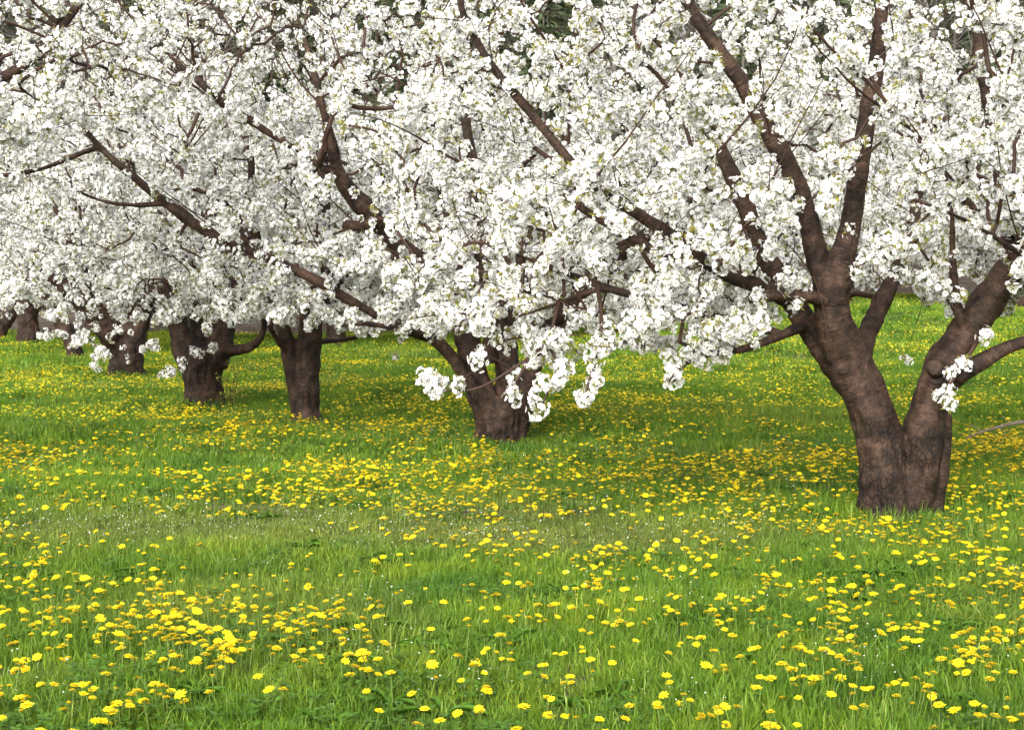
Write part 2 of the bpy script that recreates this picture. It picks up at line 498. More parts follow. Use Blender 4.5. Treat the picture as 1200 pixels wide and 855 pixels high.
# ------------------------------------------------------------------ cherry trees
def catmull(P, step):
    """P (n,4): xyz + radius -> densified"""
    P = np.asarray(P, float)
    Q = np.vstack([2 * P[0] - P[1], P, 2 * P[-1] - P[-2]])
    Q[0, 3] = P[0, 3]; Q[-1, 3] = P[-1, 3]
    out = []
    for i in range(1, len(Q) - 2):
        p0, p1, p2, p3 = Q[i - 1], Q[i], Q[i + 1], Q[i + 2]
        n = max(1, int(round(np.linalg.norm((p2 - p1)[:3]) / step)))
        for k in range(n):
            t = k / n
            out.append(0.5 * ((2 * p1) + (-p0 + p2) * t + (2 * p0 - 5 * p1 + 4 * p2 - p3) * t * t + (-p0 + 3 * p1 - 3 * p2 + p3) * t ** 3))
    out.append(Q[-2])
    out = np.array(out)
    out[:, 3] = np.maximum(out[:, 3], 0.0015)
    return out

def tube(C, nseg, rngp):
    """closed tube along C (n,4); slightly irregular section"""
    n = len(C)
    T = np.gradient(C[:, :3], axis=0) if n > 2 else np.repeat((C[1:, :3] - C[:1, :3]), 2, 0)
    T /= np.linalg.norm(T, axis=1)[:, None] + 1e-9
    ref = np.array((0.31, 0.87, 0.38)) if abs(T[0] @ np.array((0.31, 0.87, 0.38))) < 0.9 else np.array((1.0, 0, 0))
    V = []
    u = np.cross(ref, T[0]); u /= np.linalg.norm(u)
    a = np.arange(nseg) * 2 * math.pi / nseg
    ph = rngp.uniform(0, 6.28, 3)
    for i in range(n):
        u = u - T[i] * (u @ T[i]); u /= np.linalg.norm(u)
        v = np.cross(T[i], u)
        r = C[i, 3] * (1 + 0.05 * np.sin(2 * a + ph[0] + i * 0.05) + 0.04 * np.sin(3 * a + ph[1] - i * 0.07))
        V.append(C[i, :3] + np.outer(r * np.cos(a), u) + np.outer(r * np.sin(a), v))
    V = np.concatenate(V + [C[:1, :3], C[-1:, :3]])
    q = np.arange(n * nseg).reshape(n, nseg)
    qn = np.roll(q, -1, 1)
    F = np.stack([q[:-1], qn[:-1], qn[1:], q[1:]], -1).reshape(-1, 4)
    c0, c1 = n * nseg, n * nseg + 1
    cap = np.array([(c0, qn[0, k], q[0, k]) for k in range(nseg)] + [(c1, q[-1, k], qn[-1, k]) for k in range(nseg)])
    return V, F, cap

DG = None
def remeshed(V, F, cap, voxel):
    me = mesh_np('tmp', V, [F, cap], M_BARK)
    o = bpy.data.objects.new('tmp', me)
    COL.objects.link(o)
    m = o.modifiers.new('r', 'REMESH'); m.mode = 'VOXEL'; m.voxel_size = voxel; m.use_smooth_shade = True
    s = o.modifiers.new('s', 'SMOOTH'); s.factor = 0.5; s.iterations = 5
    dg = bpy.context.evaluated_depsgraph_get()
    e = o.evaluated_get(dg).to_mesh()
    n = len(e.vertices)
    co = np.empty(n * 3, np.float32); e.vertices.foreach_get('co', co)
    no = np.empty(n * 3, np.float32); e.vertices.foreach_get('normal', no)
    lv = np.empty(len(e.loops), np.int32); e.loops.foreach_get('vertex_index', lv)
    o.evaluated_get(dg).to_mesh_clear()
    bpy.data.objects.remove(o); bpy.data.meshes.remove(me)
    return co.reshape(-1, 3).astype(float), no.reshape(-1, 3).astype(float), lv.reshape(-1, 4)

def vnoise(P, scale, off=0.0):
    return np.array([mnoise.noise((p[0] * scale + off, p[1] * scale, p[2] * scale)) for p in P])

ALL_LIMBS = []        # (pixel x, y, depth, radius px) of authored limb nodes, for thinning the sprays in front of them

class Tree:
    def __init__(s, label, base, seed, group='cherry trees in the orchard row'):
        s.rng = np.random.default_rng(seed)
        s.base = np.array(base, float)
        s.label, s.group = label, group
        s.shows = []
        s.chains = []          # (name, nodes(n,4), grows, thick)
    def limb(s, pts, Y, kind='limb', grow=True, step=0.05, show=None, k=1.0):
        """pts: (px, py, depth offset, radius in photo pixels)"""
        P = []
        for px, py, dy, rp in pts:
            w = at(px, py, Y + dy)
            P.append((*w, k * rp * (Y + dy) / FPX))
        C = catmull(P, step)
        if kind == 'limb' and len(C) > 6:                 # old wood is kinked and knobbly
            n = len(C); env = np.minimum(1, np.arange(n) / 6.0)
            for f, a in ((0.13, 0.022), (0.33, 0.007)):
                for ax in range(3):
                    C[:, ax] += env * a * np.sin(np.arange(n) * f + s.rng.uniform(0, 6.28)) * s.rng.uniform(0.4, 1.0)
            C[:, 3] *= 1 + env * (0.05 * np.sin(np.arange(n) * 0.5 + s.rng.uniform(0, 6.28)) + 0.025 * s.rng.normal(0, 1, n))
        s.shows.append(show)
        s.chains.append((kind, C, grow))
    def limb_m(s, pts, kind='limb', grow=True, step=0.08):
        s.shows.append(None)
        s.chains.append((kind, catmull(np.array(pts, float) , step), grow))

    def build_wood(s, voxel, root, visible=True, rough_top=0.9):
        rng = s.rng
        Vs, Fs, Cs, off = [], [], [], 0
        thick = [c for c in s.chains if c[1][:, 3].max() > voxel * 1.6]
        thin = [c for c in s.chains if c[1][:, 3].max() <= voxel * 1.6]
        for kind, C, g in thick:
            D = C[:, :].copy()
            D[:, 3] = np.maximum(D[:, 3], voxel * 1.15)
            V, F, cap = tube(D, 14, rng)
            Vs.append(V); Fs.append(F + off); Cs.append(cap + off); off += len(V)
        co, no, quads = remeshed(np.concatenate(Vs), np.concatenate(Fs), np.concatenate(Cs), voxel)
        # nearest authored chain for each vertex (relative to its radius)
        best = np.full(len(co), 1e9); cid = np.zeros(len(co), int); along = np.zeros(len(co)); rad = np.zeros(len(co))
        for k, (kind, C, g) in enumerate(thick):
            cum = np.concatenate(([0], np.cumsum(np.linalg.norm(np.diff(C[:, :3], axis=0), axis=1))))
            for a in range(0, len(co), 6000):
                seg = co[a:a + 6000]
                d = np.linalg.norm(seg[:, None] - C[None, :, :3], axis=2) - C[None, :, 3]
                j = d.argmin(1); dm = d[np.arange(len(seg)), j]
                upd = dm < best[a:a + 6000]
                ia = np.arange(a, a + len(seg))[upd]
                best[ia] = dm[upd]; cid[ia] = k; rad[ia] = C[j[upd], 3]
                t = C[np.minimum(j + 1, len(C) - 1), :3] - C[np.maximum(j - 1, 0), :3]
                t /= np.linalg.norm(t, axis=1)[:, None] + 1e-9
                al = cum[j] + ((seg - C[j, :3]) * t).sum(1)
                along[ia] = al[upd] + k * 3.7
        hz = co[:, 2] - s.base[2]
        rough = np.clip(1.35 - hz / rough_top, 0, 1) * np.clip(0.55 + 2.2 * vnoise(co, 3.2, 5.0), 0, 1)
        # relief: lumps, swellings, fissures low down, root flare
        k1, k2 = vnoise(co, 5.5), vnoise(co, 14.0, 3.0)
        an = np.stack([co[:, 0] * 16, co[:, 1] * 16, co[:, 2] * 3.0], 1)
        k3 = -np.abs(vnoise(an, 1.0, 9.0))
        ring = vnoise(np.stack([co[:, 0] * 2, co[:, 1] * 2, along * 16], 1), 1.0, 2.0)
        disp = rad * (0.15 * k1 + 0.08 * k2 + 0.008 * ring) + rough * np.minimum(rad, 0.2) * 0.30 * (k3 + 0.15)
        ang = np.arctan2(co[:, 1] - s.base[1], co[:, 0] - s.base[0])
        flare = np.exp(-np.clip(hz, 0, 9) / 0.09) * rad * (0.10 + 0.22 * np.clip(np.sin(ang * 3 + s.base[0] * 5) + 0.5 * np.sin(ang * 5 + 1.0), 0, 1))
        co = co + no * (disp + flare)[:, None]
        fc = cid[quads[:, 0]]
        kinds = [c[0] for c in thick]
        order = ['trunk'] + [k for k in range(len(thick)) if kinds[k] != 'trunk']
        for key in order:
            sel = np.isin(fc, [k for k in range(len(thick)) if kinds[k] == 'trunk']) if key == 'trunk' else fc == key
            if not sel.any(): continue
            f = quads[sel]
            uq, inv = np.unique(f.ravel(), return_inverse=True)
            me = mesh_np('trunk' if key == 'trunk' else kinds[key], co[uq] - s.base, inv.reshape(-1, 4), M_BARK, smooth=True)
            point_attr(me, 'along', 'FLOAT', along[uq]); point_attr(me, 'rough', 'FLOAT', rough[uq])
            me.normals_split_custom_set_from_vertices([tuple(x) for x in s._normals(co, quads)[uq]])
            obj('trunk' if key == 'trunk' else kinds[key], me, root)
        for kind, C, g in thin:
            V, F, cap = tube(C, 7, rng)
            me = mesh_np(kind, V - s.base, [F, cap], M_TWIG, smooth=True)
            obj(kind, me, root)
        if visible:
            for (kind, C, g), show in zip(s.chains, s.shows):
                if kind == 'trunk' and show is None: continue
                px, py, dep = project(C[:, :3])
                ph = rng.uniform(0, 6.28); wv = np.clip(0.55 + 0.75 * np.sin(np.arange(len(C)) * 0.21 + ph) , 0.12, 1)
                if show is not None: wv = np.where(np.any([(py >= a) & (py <= b) for a, b in show], axis=0), 1.0, 0.1)
                ALL_LIMBS.append(np.stack([px, py, dep, C[:, 3] / dep * FPX, wv], 1))
    _nc = None
    def _normals(s, co, quads):
        if s._nc is None or len(s._nc) != len(co):
            a, b, c, d = (co[quads[:, k]] for k in range(4))
            fn = np.cross(c - a, d - b)
            N = np.zeros_like(co)
            for k in range(4): np.add.at(N, quads[:, k], fn)
            s._nc = N / (np.linalg.norm(N, axis=1)[:, None] + 1e-12)
        return s._nc

    def grow(s, attract, zmin_attach, bf=0.22, dens=13.0, rblossom=0.011, extra_pts=None, nshoot=330, nbough=26):
        rng = s.rng
        P, par, pl, rr, seg_ok = [], [], [], [], []
        for kind, C, g in s.chains:
            cum = 0.0
            for i, c in enumerate(C[::2]):
                P.append(c[:3]); par.append(-1); rr.append(c[3])
                pl.append(0.08 * i); seg_ok.append(g and c[2] > zmin_attach and c[3] < 0.14)
        P = np.array(P); n0 = len(P)
        pl = np.array(pl)
        ok = np.where(seg_ok)[0]
        A = np.asarray(attract) if extra_pts is None else np.vstack([attract, extra_pts])
        rem = np.ones(len(A), bool)
        cost = np.full(len(A), 1e9); bi = np.zeros(len(A), int)
        for a in range(0, len(A), 400):
            d = np.linalg.norm(A[a:a + 400, None] - P[None, ok], axis=2) + bf * pl[ok][None]
            j = d.argmin(1)
            cost[a:a + 400] = d[np.arange(len(j)), j]; bi[a:a + 400] = ok[j]
        newP, newpar, newpl = [], [], []
        nid = n0
        tip = []
        allP = list(P); allpl = list(pl)
        for it in range(len(A)):
            i = int(np.argmin(np.where(rem, cost, 1e9)))
            rem[i] = False
            b = bi[i]; p0 = allP[b]; p1 = A[i]
            L = np.linalg.norm(p1 - p0)
            n = max(1, int(round(L / 0.10)))
            bow = rng.normal(0, 0.11, 3) * L; bow[2] += 0.05 * L
            pr = b; start = nid
            for k in range(1, n + 1):
                t = k / n
                q = p0 + (p1 - p0) * t + bow * (4 * t * (1 - t)) * 0.6 + rng.normal(0, 0.010, 3)
                allP.append(q); newpar.append(pr); allpl.append(allpl[pr] + L / n)
                pr = nid; nid += 1
            tip.append(pr)
            Q = np.array(allP[start:nid]); ql = np.array(allpl[start:nid])
            idx = np.where(rem)[0]
            if len(idx):
                d = np.linalg.norm(A[idx][:, None] - Q[None], axis=2) + bf * ql[None]
                j = d.argmin(1); dm = d[np.arange(len(idx)), j]
                u = dm < cost[idx]
                cost[idx[u]] = dm[u]; bi[idx[u]] = start + j[u]
        allP = np.array(allP); newpar = np.array(newpar)
        cnt = np.zeros(len(allP)); cnt[tip] += 1
        for k in range(len(newpar) - 1, -1, -1): cnt[newpar[k]] += cnt[n0 + k]
        r = np.clip(0.0021 * cnt ** 0.52, 0.0020, 0.035)
        for k in range(len(newpar)):
            p = newpar[k]
            mx = (rr[p] * 0.75) if p < n0 else r[p]
            if r[n0 + k] > mx: r[n0 + k] = mx
        a, b = newpar, np.arange(n0, len(allP))
        s.edges = (allP[a], allP[b], np.minimum(np.where(a < n0, 9, r[a]), r[b] * 1.25), r[b])
        # long young shoots with few flowers
        ctr = A.mean(0)
        cand = b[(r[b] > 0.003) & (r[b] < 0.012) & (allP[b][:, 2] > 1.25)]
        sa, sb, sra, srb = [], [], [], []
        for i in rng.choice(cand, min(nshoot, len(cand)), replace=False):
            p = allP[i].copy(); d = (p - ctr) / (np.linalg.norm(p - ctr) + 1e-6) * 0.8 + rng.normal(0, 0.55, 3) + np.array((0, -0.5, 0.25))
            d /= np.linalg.norm(d); m = rng.integers(4, 9); q0 = rng.uniform(0.0028, 0.0048)
            for k in range(m):
                q = p + d * 0.085
                sa.append(p); sb.append(q); sra.append(q0 * (1 - 0.6 * k / m)); srb.append(q0 * (1 - 0.6 * (k + 1) / m))
                p = q; d = d + rng.normal(0, 0.09, 3); d /= np.linalg.norm(d)
        front = b[(r[b] > 0.006) & (r[b] < 0.03) & (allP[b][:, 1] < ctr[1] - 0.2) & (allP[b][:, 2] > 1.2)]
        for i in rng.choice(front, min(nbough, len(front)), replace=False):       # slender boughs sweeping up and out
            p = allP[i].copy(); d = np.array((rng.choice([-1, -1, 1]) * rng.uniform(0.35, 1.0), rng.uniform(-0.6, 0.0), rng.uniform(0.3, 0.9)))
            d /= np.linalg.norm(d); m = rng.integers(10, 19); q0 = rng.uniform(0.006, 0.0105); cv = rng.normal(0, 0.022, 3)
            for k in range(m):
                q = p + d * 0.09
                sa.append(p); sb.append(q); sra.append(q0 * (1 - 0.75 * k / m)); srb.append(q0 * (1 - 0.75 * (k + 1) / m))
                p = q; d = d + cv + rng.normal(0, 0.05, 3); d /= np.linalg.norm(d)
        s.shoots = tuple(np.array(x) for x in (sa, sb, sra, srb))
        # blossom clusters along the slender wood
        pa, pb, _, rb = s.edges
        Lg = np.linalg.norm(pb - pa, axis=1)
        w = np.where(rb < rblossom, 1.0, np.where(rb < 0.018, 0.35, 0.0))
        k = rng.poisson(Lg * dens * w)
        ei = np.repeat(np.arange(len(pa)), k)
        t = rng.uniform(0, 1, len(ei))
        dirn = (pb - pa) / (Lg[:, None] + 1e-9)
        o = rng.normal(0, 1, (len(ei), 3)); o[:, 2] += 0.25
        o -= dirn[ei] * (o * dirn[ei]).sum(1)[:, None]
        o /= np.linalg.norm(o, axis=1)[:, None] + 1e-9
        BP = pa[ei] + (pb - pa)[ei] * t[:, None] + o * (rb[ei] + rng.uniform(0.004, 0.03, len(ei)))[:, None]
        BD = o + rng.normal(0, 0.2, o.shape)
        if extra_pts is not None and len(extra_pts):
            BP = np.vstack([BP, extra_pts]); BD = np.vstack([BD, rng.normal(0, 1, (len(extra_pts), 3))])
        BD /= np.linalg.norm(BD, axis=1)[:, None]
        if len(s.shoots[0]):
            m = rng.uniform(0, 1, len(s.shoots[0])) < 0.17
            BP = np.vstack([s.shoots[1][m] + rng.normal(0, .012, (m.sum(), 3)), BP]); BD = np.vstack([rng.normal(0, 1, (m.sum(), 3)), BD])
            BD /= np.linalg.norm(BD, axis=1)[:, None]
            s.edges = tuple(np.concatenate([x, y]) for x, y in zip(s.edges, s.shoots))
        s.BP = BP
        s.BR = np.stack([rng.normal(0, .15, len(BP)), np.arccos(np.clip(BD[:, 2], -1, 1)), np.arctan2(BD[:, 1], BD[:, 0])], 1)
        s.BS = rng.uniform(0.68, 1.18, len(BP))
        s.BK = rng.choice(len(CL), len(BP), p=CLP / CLP.sum())

    def twig_mesh(s, origin):
        pa, pb, ra, rb = s.edges
        d = pb - pa; L = np.linalg.norm(d, axis=1)[:, None] + 1e-9; d = d / L
        pa = pa - d * 0.004; pb = pb + d * 0.004
        ref = np.where(np.abs(d[:, 2:3]) < 0.9, np.array((0, 0, 1.0)), np.array((1.0, 0, 0)))
        u = np.cross(ref, d); u /= np.linalg.norm(u, axis=1)[:, None]
        v = np.cross(d, u)
        Vs, Fs, off = [], [], 0
        for mask, ns in ((rb < 0.006, 3), (rb >= 0.006, 6)):
            i = np.where(mask)[0]
            if not len(i): continue
            an = np.arange(ns) * 2 * math.pi / ns
            ca, sa = np.cos(an)[None, :, None], np.sin(an)[None, :, None]
            ringd = u[i][:, None] * ca + v[i][:, None] * sa
            A = pa[i][:, None] + ringd * ra[i][:, None, None]
            B = pb[i][:, None] + ringd * rb[i][:, None, None]
            V = np.concatenate([A, B], 1)
            k = np.arange(ns)
            f = np.stack([k, (k + 1) % ns, (k + 1) % ns + ns, k + ns], 1)
            Fs.append((f[None] + (np.arange(len(i)) * 2 * ns)[:, None, None]).reshape(-1, 4) + off)
            Vs.append(V.reshape(-1, 3)); off += len(i) * 2 * ns
        return mesh_np('twigs', np.concatenate(Vs) - origin, np.concatenate(Fs), M_TWIG, smooth=True)

def crown_points(rng, n, c, r, zbot, hollow=0.25, cond=None):
    out = []
    while len(out) < n:
        d = rng.uniform(-1, 1, (n * 2, 3))
        q_ = (d[:, 0] ** 2 + d[:, 1] ** 2) ** 1.3 + np.abs(d[:, 2]) ** 4
        d = d[(q_ < 1) & (q_ > hollow ** 2)]
        P = np.array(c) + d * np.array(r)
        zb = zbot(P) if callable(zbot) else zbot
        keep = P[:, 2] > zb + rng.uniform(0, 0.08, len(P))
        if cond is not None: keep &= cond(P)
        out += list(P[keep])
    return np.array(out[:n])

TREES = []
def new_tree(label, px, py, Y, seed, **k):
    b = at(px, py, Y); b[2] = float(ground_z(b[0], b[1]))
    t = Tree(label, b, seed, **k)
    t.Y = Y
    TREES.append(t)
    return t

# --- the big forked tree
t1 = new_tree('forked cherry tree, thickest trunk, cut stub limb, dandelions ringing its foot', 1050, 608, 10.5, 21)
Y = 10.5
t1.limb([(1040, 622, 0, 33), (1038, 600, 0, 31), (1037, 560, 0, 29), (1032, 520, 0, 28), (1020, 480, 0, 26), (1007, 445, 0, 25), (998, 425, 0, 24)], Y, 'trunk', False)
t1.limb([(1056, 622, 0.03, 31), (1058, 600, 0.03, 29), (1068, 560, 0.03, 29), (1077, 525, 0.03, 28), (1085, 485, 0.02, 23), (1098, 445, 0.0, 22)], Y, 'trunk', False)
t1.limb([(1086, 615, 0.1, 16), (1092, 570, 0.1, 17), (1100, 530, 0.1, 14), (1105, 495, 0.1, 11), (1106, 470, 0.1, 7)], Y, 'trunk', False)
t1.limb([(1008, 452, 0, 28), (993, 412, -0.05, 28), (980, 380, -0.1, 26), (973, 350, -0.12, 25), (974, 325, -0.12, 23), (986, 295, -0.12, 17), (998, 245, -0.15, 14), (1006, 190, -0.2, 13),
         (1017, 130, -0.25, 13), (1030, 70, -0.3, 11), (1037, 0, -0.35, 10), (1040, -70, -0.4, 8), (1035, -140, -0.4, 5)], Y, show=[(-80, 148), (215, 460)], k=0.88)
t1.limb([(972, 345, -0.1, 17), (957, 298, -0.12, 15), (946, 250, -0.15, 14), (918, 190, -0.2, 13), (893, 140, -0.25, 13), (870, 95, -0.3, 11), (840, 55, -0.35, 9), (808, 5, -0.4, 8), (790, -50, -0.45, 5)], Y, show=[(-20, 62), (88, 185), (250, 350)], k=0.9)
t1.limb([(975, 358, -0.15, 11), (952, 348, -0.24, 8.5), (915, 346, -0.3, 7.5), (878, 349, -0.33, 7)], Y, 'cut_limb')
t1.limb([(1012, 465, 0, 24), (990, 436, 0.05, 22), (960, 402, 0.08, 18), (933, 368, 0.1, 17), (907, 325, 0.1, 15), (890, 285, 0.1, 13), (873, 238, 0.05, 12), (856, 196, 0.0, 11), (836, 150, 0, 9), (815, 110, 0, 7), (790, 60, 0, 5)], Y, show=[(190, 262), (280, 470)], k=0.9)
t1.limb([(922, 350, 0.05, 12), (880, 329, -0.1, 10.5), (840, 312, -0.2, 9.5), (800, 288, -0.3, 9), (755, 258, -0.4, 8), (710, 228, -0.5, 7.5), (680, 203, -0.55, 6.5), (650, 170, -0.6, 6.5), (610, 115, -0.65, 6), (580, 75, -0.7, 5.5), (545, 20, -0.7, 5), (535, -25, -0.7, 3)], Y, show=[(10, 82), (95, 172), (226, 292), (306, 332)], k=0.92)
t1.limb([(845, 313, -0.2, 7), (812, 305, -0.3, 6.5), (780, 302, -0.35, 6), (745, 285, -0.4, 5.5), (700, 255, -0.5, 5), (662, 228, -0.55, 4)], Y, show=[(245, 312)])
t1.limb([(940, 382, 0.05, 8), (922, 390, -0.1, 6), (898, 402, -0.2, 5), (870, 412, -0.3, 4.5), (840, 416, -0.4, 4), (806, 421, -0.5, 3)], Y, show=[(380, 420)])
t1.limb([(915, 392, -0.05, 5), (870, 376, 0.1, 5), (810, 362, 0.0, 5), (740, 346, -0.2, 5), (690, 329, -0.3, 4.5), (640, 314, -0.4, 4), (600, 300, -0.5, 2)], Y, show=[(312, 350)])
t1.limb([(745, 347, -0.2, 4), (700, 338, -0.3, 3.5), (655, 352, -0.45, 3), (610, 368, -0.55, 2)], Y)
t1.limb([(1008, 435, 0.1, 15), (1013, 400, 0.3, 13), (1028, 362, 0.55, 11), (1052, 310, 0.8, 9), (1075, 230, 1.1, 7), (1090, 150, 1.3, 5)], Y)
t1.limb([(1096, 452, 0, 25), (1112, 418, 0.02, 26), (1130, 390, 0.05, 25), (1152, 360, 0.1, 24), (1177, 325, 0.15, 23), (1205, 285, 0.2, 21), (1235, 235, 0.25, 18), (1255, 160, 0.3, 14), (1265, 60, 0.3, 10), (1262, -40, 0.3, 6)], Y, show=[(320, 460)], k=0.86)
t1.limb([(1108, 448, -0.05, 15), (1130, 434, -0.15, 13), (1155, 420, -0.2, 11), (1185, 404, -0.25, 9), (1235, 388, -0.3, 7), (1290, 360, -0.3, 4)], Y, show=[(395, 450)], k=0.9)
t1.limb([(1130, 385, 0.0, 8), (1120, 350, -0.1, 6), (1113, 300, -0.15, 4.5), (1110, 240, -0.2, 3)], Y, show=[(240, 390)])
t1.limb([(1098, 433, -0.08, 11), (1095, 431, -0.125, 10.5), (1094, 430, -0.142, 7)], Y, 'knot', False, 0.02)
t1.limb([(985, 330, -0.2, 3.5), (1010, 310, -0.3, 3), (1045, 290, -0.4, 2.5), (1090, 245, -0.5, 2)], Y)
t1.limb([(875, 335, 0.0, 4), (900, 290, -0.3, 2.6), (945, 235, -0.45, 2.4), (985, 200, -0.5, 2), (1030, 165, -0.5, 1.6)], Y)
t1.limb([(1200, 300, -0.1, 4), (1160, 275, -0.4, 3), (1115, 250, -0.5, 2.6), (1070, 230, -0.5, 1.5)], Y)
t1.limb([(1145, 400, -0.15, 3), (1128, 428, -0.2, 2), (1112, 452, -0.25, 1.6), (1098, 470, -0.28, 1.2)], Y, 'spray')
t1.limb([(812, 420, -0.5, 3), (796, 432, -0.52, 2), (784, 446, -0.55, 1.2)], Y, 'spray')
t1.limb([(700, 333, -0.35, 3), (705, 380, -0.5, 2.5), (695, 430, -0.6, 2), (682, 472, -0.62, 1.3)], Y, 'spray')
t1.limb([(655, 352, -0.45, 3), (640, 400, -0.55, 2), (600, 432, -0.6, 1.8), (555, 456, -0.62, 1.6), (505, 455, -0.64, 1.2)], Y, 'spray')
t1.limb([(622, 418, -0.58, 2), (606, 445, -0.6, 1.5), (596, 462, -0.6, 1.2)], Y, 'spray')
t1.limb([(640, 400, -0.55, 2), (652, 430, -0.58, 1.5), (634, 478, -0.6, 1.2)], Y, 'spray')
def sprays(pts, Y, rng, n=2, s=0.03):
    out = []
    for px, py, dy in pts:
        for _ in range(n): out.append(at(px, py, Y + dy) + rng.normal(0, s, 3))
    return np.array(out)
t1.extra = sprays([(1098, 468, -.28), (1106, 458, -.26), (1120, 436, -.24), (1132, 420, -.2), (784, 442, -.55), (796, 434, -.52), (682, 468, -.62), (688, 452, -.6), (694, 430, -.6), (700, 405, -.56), (704, 380, -.5), (508, 455, -.64), (500, 448, -.64), (542, 456, -.62), (598, 460, -.6), (603, 450, -.6),
                   (634, 474, -.6), (648, 440, -.58), (652, 425, -.57), (640, 402, -.55), (845, 418, -.4), (820, 424, -.5), (860, 405, -.3), (830, 408, -.42)], Y, t1.rng)
def t1_zbot(P):
    x = P[:, 0]
    z = np.interp(x, [-1.2, 0.0, 0.7, 1.5, 2.0, 2.6, 3.2, 4.2], [1.15, 0.95, 0.98, 1.06, 1.34, 1.36, 1.2, 1.15])
    return z - 0.03 * (P[:, 1] - 10.5)
t1.att = np.vstack([crown_points(t1.rng, 1500, (1.9, 10.8, 2.75), (3.1, 1.9, 1.9), t1_zbot, 0.2),
                    crown_points(t1.rng, 330, (0.6, 10.2, 1.5), (1.25, 0.9, 0.6), t1_zbot, 0.0), crown_points(t1.rng, 120, (3.0, 10.7, 1.65), (0.8, 0.9, 0.4), t1_zbot, 0.0)])
t1.voxel = 0.011

# --- second tree: three stems from one stool
t2 = new_tree('cherry tree splitting low into three upright stems with blossom sprays before its trunk', 588, 518, 15.5, 22)
Y = 15.5
t2.limb([(587, 527, 0, 29), (587, 505, 0, 27), (588, 480, 0, 28), (590, 465, 0, 25)], Y, 'trunk', False)
t2.limb([(580, 525, -0.03, 20), (572, 485, -0.05, 23), (560, 445, -0.05, 20), (551, 405, -0.05, 19), (547, 375, -0.02, 17), (543, 340, 0, 14), (535, 300, 0.1, 10), (520, 240, 0.2, 8), (505, 170, 0.3, 5)], Y, show=[(385, 525)], k=0.82)
t2.limb([(592, 485, 0.0, 22), (593, 440, 0.05, 20), (590, 400, 0.1, 18), (580, 360, 0.15, 15), (570, 318, 0.2, 12), (563, 270, 0.2, 10), (556, 220, 0.2, 8.5), (545, 150, 0.2, 7), (540, 80, 0.2, 5)], Y, show=[(215, 300), (385, 525)], k=0.85)
t2.limb([(598, 525, 0, 19), (606, 485, -0.02, 21), (622, 440, -0.1, 16), (643, 395, -0.2, 13), (665, 360, -0.3, 13), (698, 322, -0.4, 14), (722, 298, -0.5, 12.5), (760, 272, -0.6, 10), (793, 240, -0.7, 6), (850, 232, -0.8, 3)], Y, show=[(265, 330), (345, 380)], k=0.78)
t2.limb([(576, 425, 0.0, 9), (573, 408, -0.02, 9), (574, 395, -0.02, 7)], Y, 'cut_limb', False)
t2.limb([(575, 482, -0.1, 11), (546, 442, -0.2, 9), (520, 408, -0.3, 8.5), (500, 394, -0.4, 7), (455, 376, -0.6, 6), (400, 346, -0.8, 6.5), (370, 328, -0.9, 7), (320, 307, -1.0, 7), (275, 290, -1.1, 7), (225, 260, -1.2, 7), (190, 235, -1.25, 6), (150, 200, -1.3, 5.5), (115, 170, -1.35, 4.5), (90, 140, -1.4, 3)], Y, show=[(150, 300), (322, 350), (385, 485)], k=0.9)
t2.limb([(118, 172, -1.35, 3.6), (95, 180, -1.35, 3.5), (55, 200, -1.4, 3.2), (5, 207, -1.45, 3), (-60, 200, -1.5, 2)], Y)
t2.limb([(195, 238, -1.25, 3.5), (165, 240, -1.3, 3), (128, 236, -1.35, 2.5), (95, 225, -1.4, 1.6)], Y)
t2.limb([(547, 360, 0, 14), (522, 326, -0.15, 12), (485, 300, -0.3, 12.5), (452, 276, -0.45, 13), (430, 250, -0.6, 13), (410, 225, -0.7, 12), (395, 200, -0.8, 10), (383, 150, -0.9, 7), (370, 90, -1.0, 5), (350, 20, -1.0, 3)], Y, show=[(195, 305)], k=0.9)
t2.limb([(480, 302, -0.35, 4.5), (448, 303, -0.5, 4.2), (415, 306, -0.6, 3.2), (370, 300, -0.7, 2)], Y)
t2.limb([(436, 262, -0.6, 7), (415, 265, -0.65, 6), (403, 262, -0.7, 5)], Y, 'cut_limb')
t2.limb([(400, 205, -0.8, 6), (375, 195, -0.9, 4.5), (345, 175, -1.0, 4), (300, 145, -1.1, 4.5), (262, 120, -1.2, 4.5), (230, 93, -1.25, 4), (195, 60, -1.3, 2.5)], Y, show=[(90, 150)])
t2.limb([(275, 128, -1.15, 3), (255, 118, -1.2, 2.5), (268, 88, -1.2, 1.6)], Y)
t2.limb([(600, 390, 0.2, 10), (610, 340, 0.5, 9), (612, 300, 0.8, 8), (625, 250, 1.0, 6), (635, 180, 1.2, 4)], Y)
t2.limb([(500, 396, -0.4, 5), (470, 385, -0.8, 4), (430, 378, -1.0, 3.5), (395, 380, -1.1, 2)], Y)
def t2_zbot(P):
    return np.interp(P[:, 0], [-3.5, -2.2, -1.0, 0.5, 2.5], [1.1, 1.0, 0.97, 1.0, 1.15])
t2.att = np.vstack([crown_points(t2.rng, 1200, (-0.4, 15.5, 3.0), (3.1, 2.1, 2.1), t2_zbot, 0.2), crown_points(t2.rng, 330, (-0.5, 15.0, 1.45), (2.3, 1.2, 0.55), t2_zbot, 0.0)])
t2.extra = sprays([(440, 380, -.9), (415, 378, -1.0), (470, 386, -.8)], Y, t2.rng)
t2.voxel = 0.014

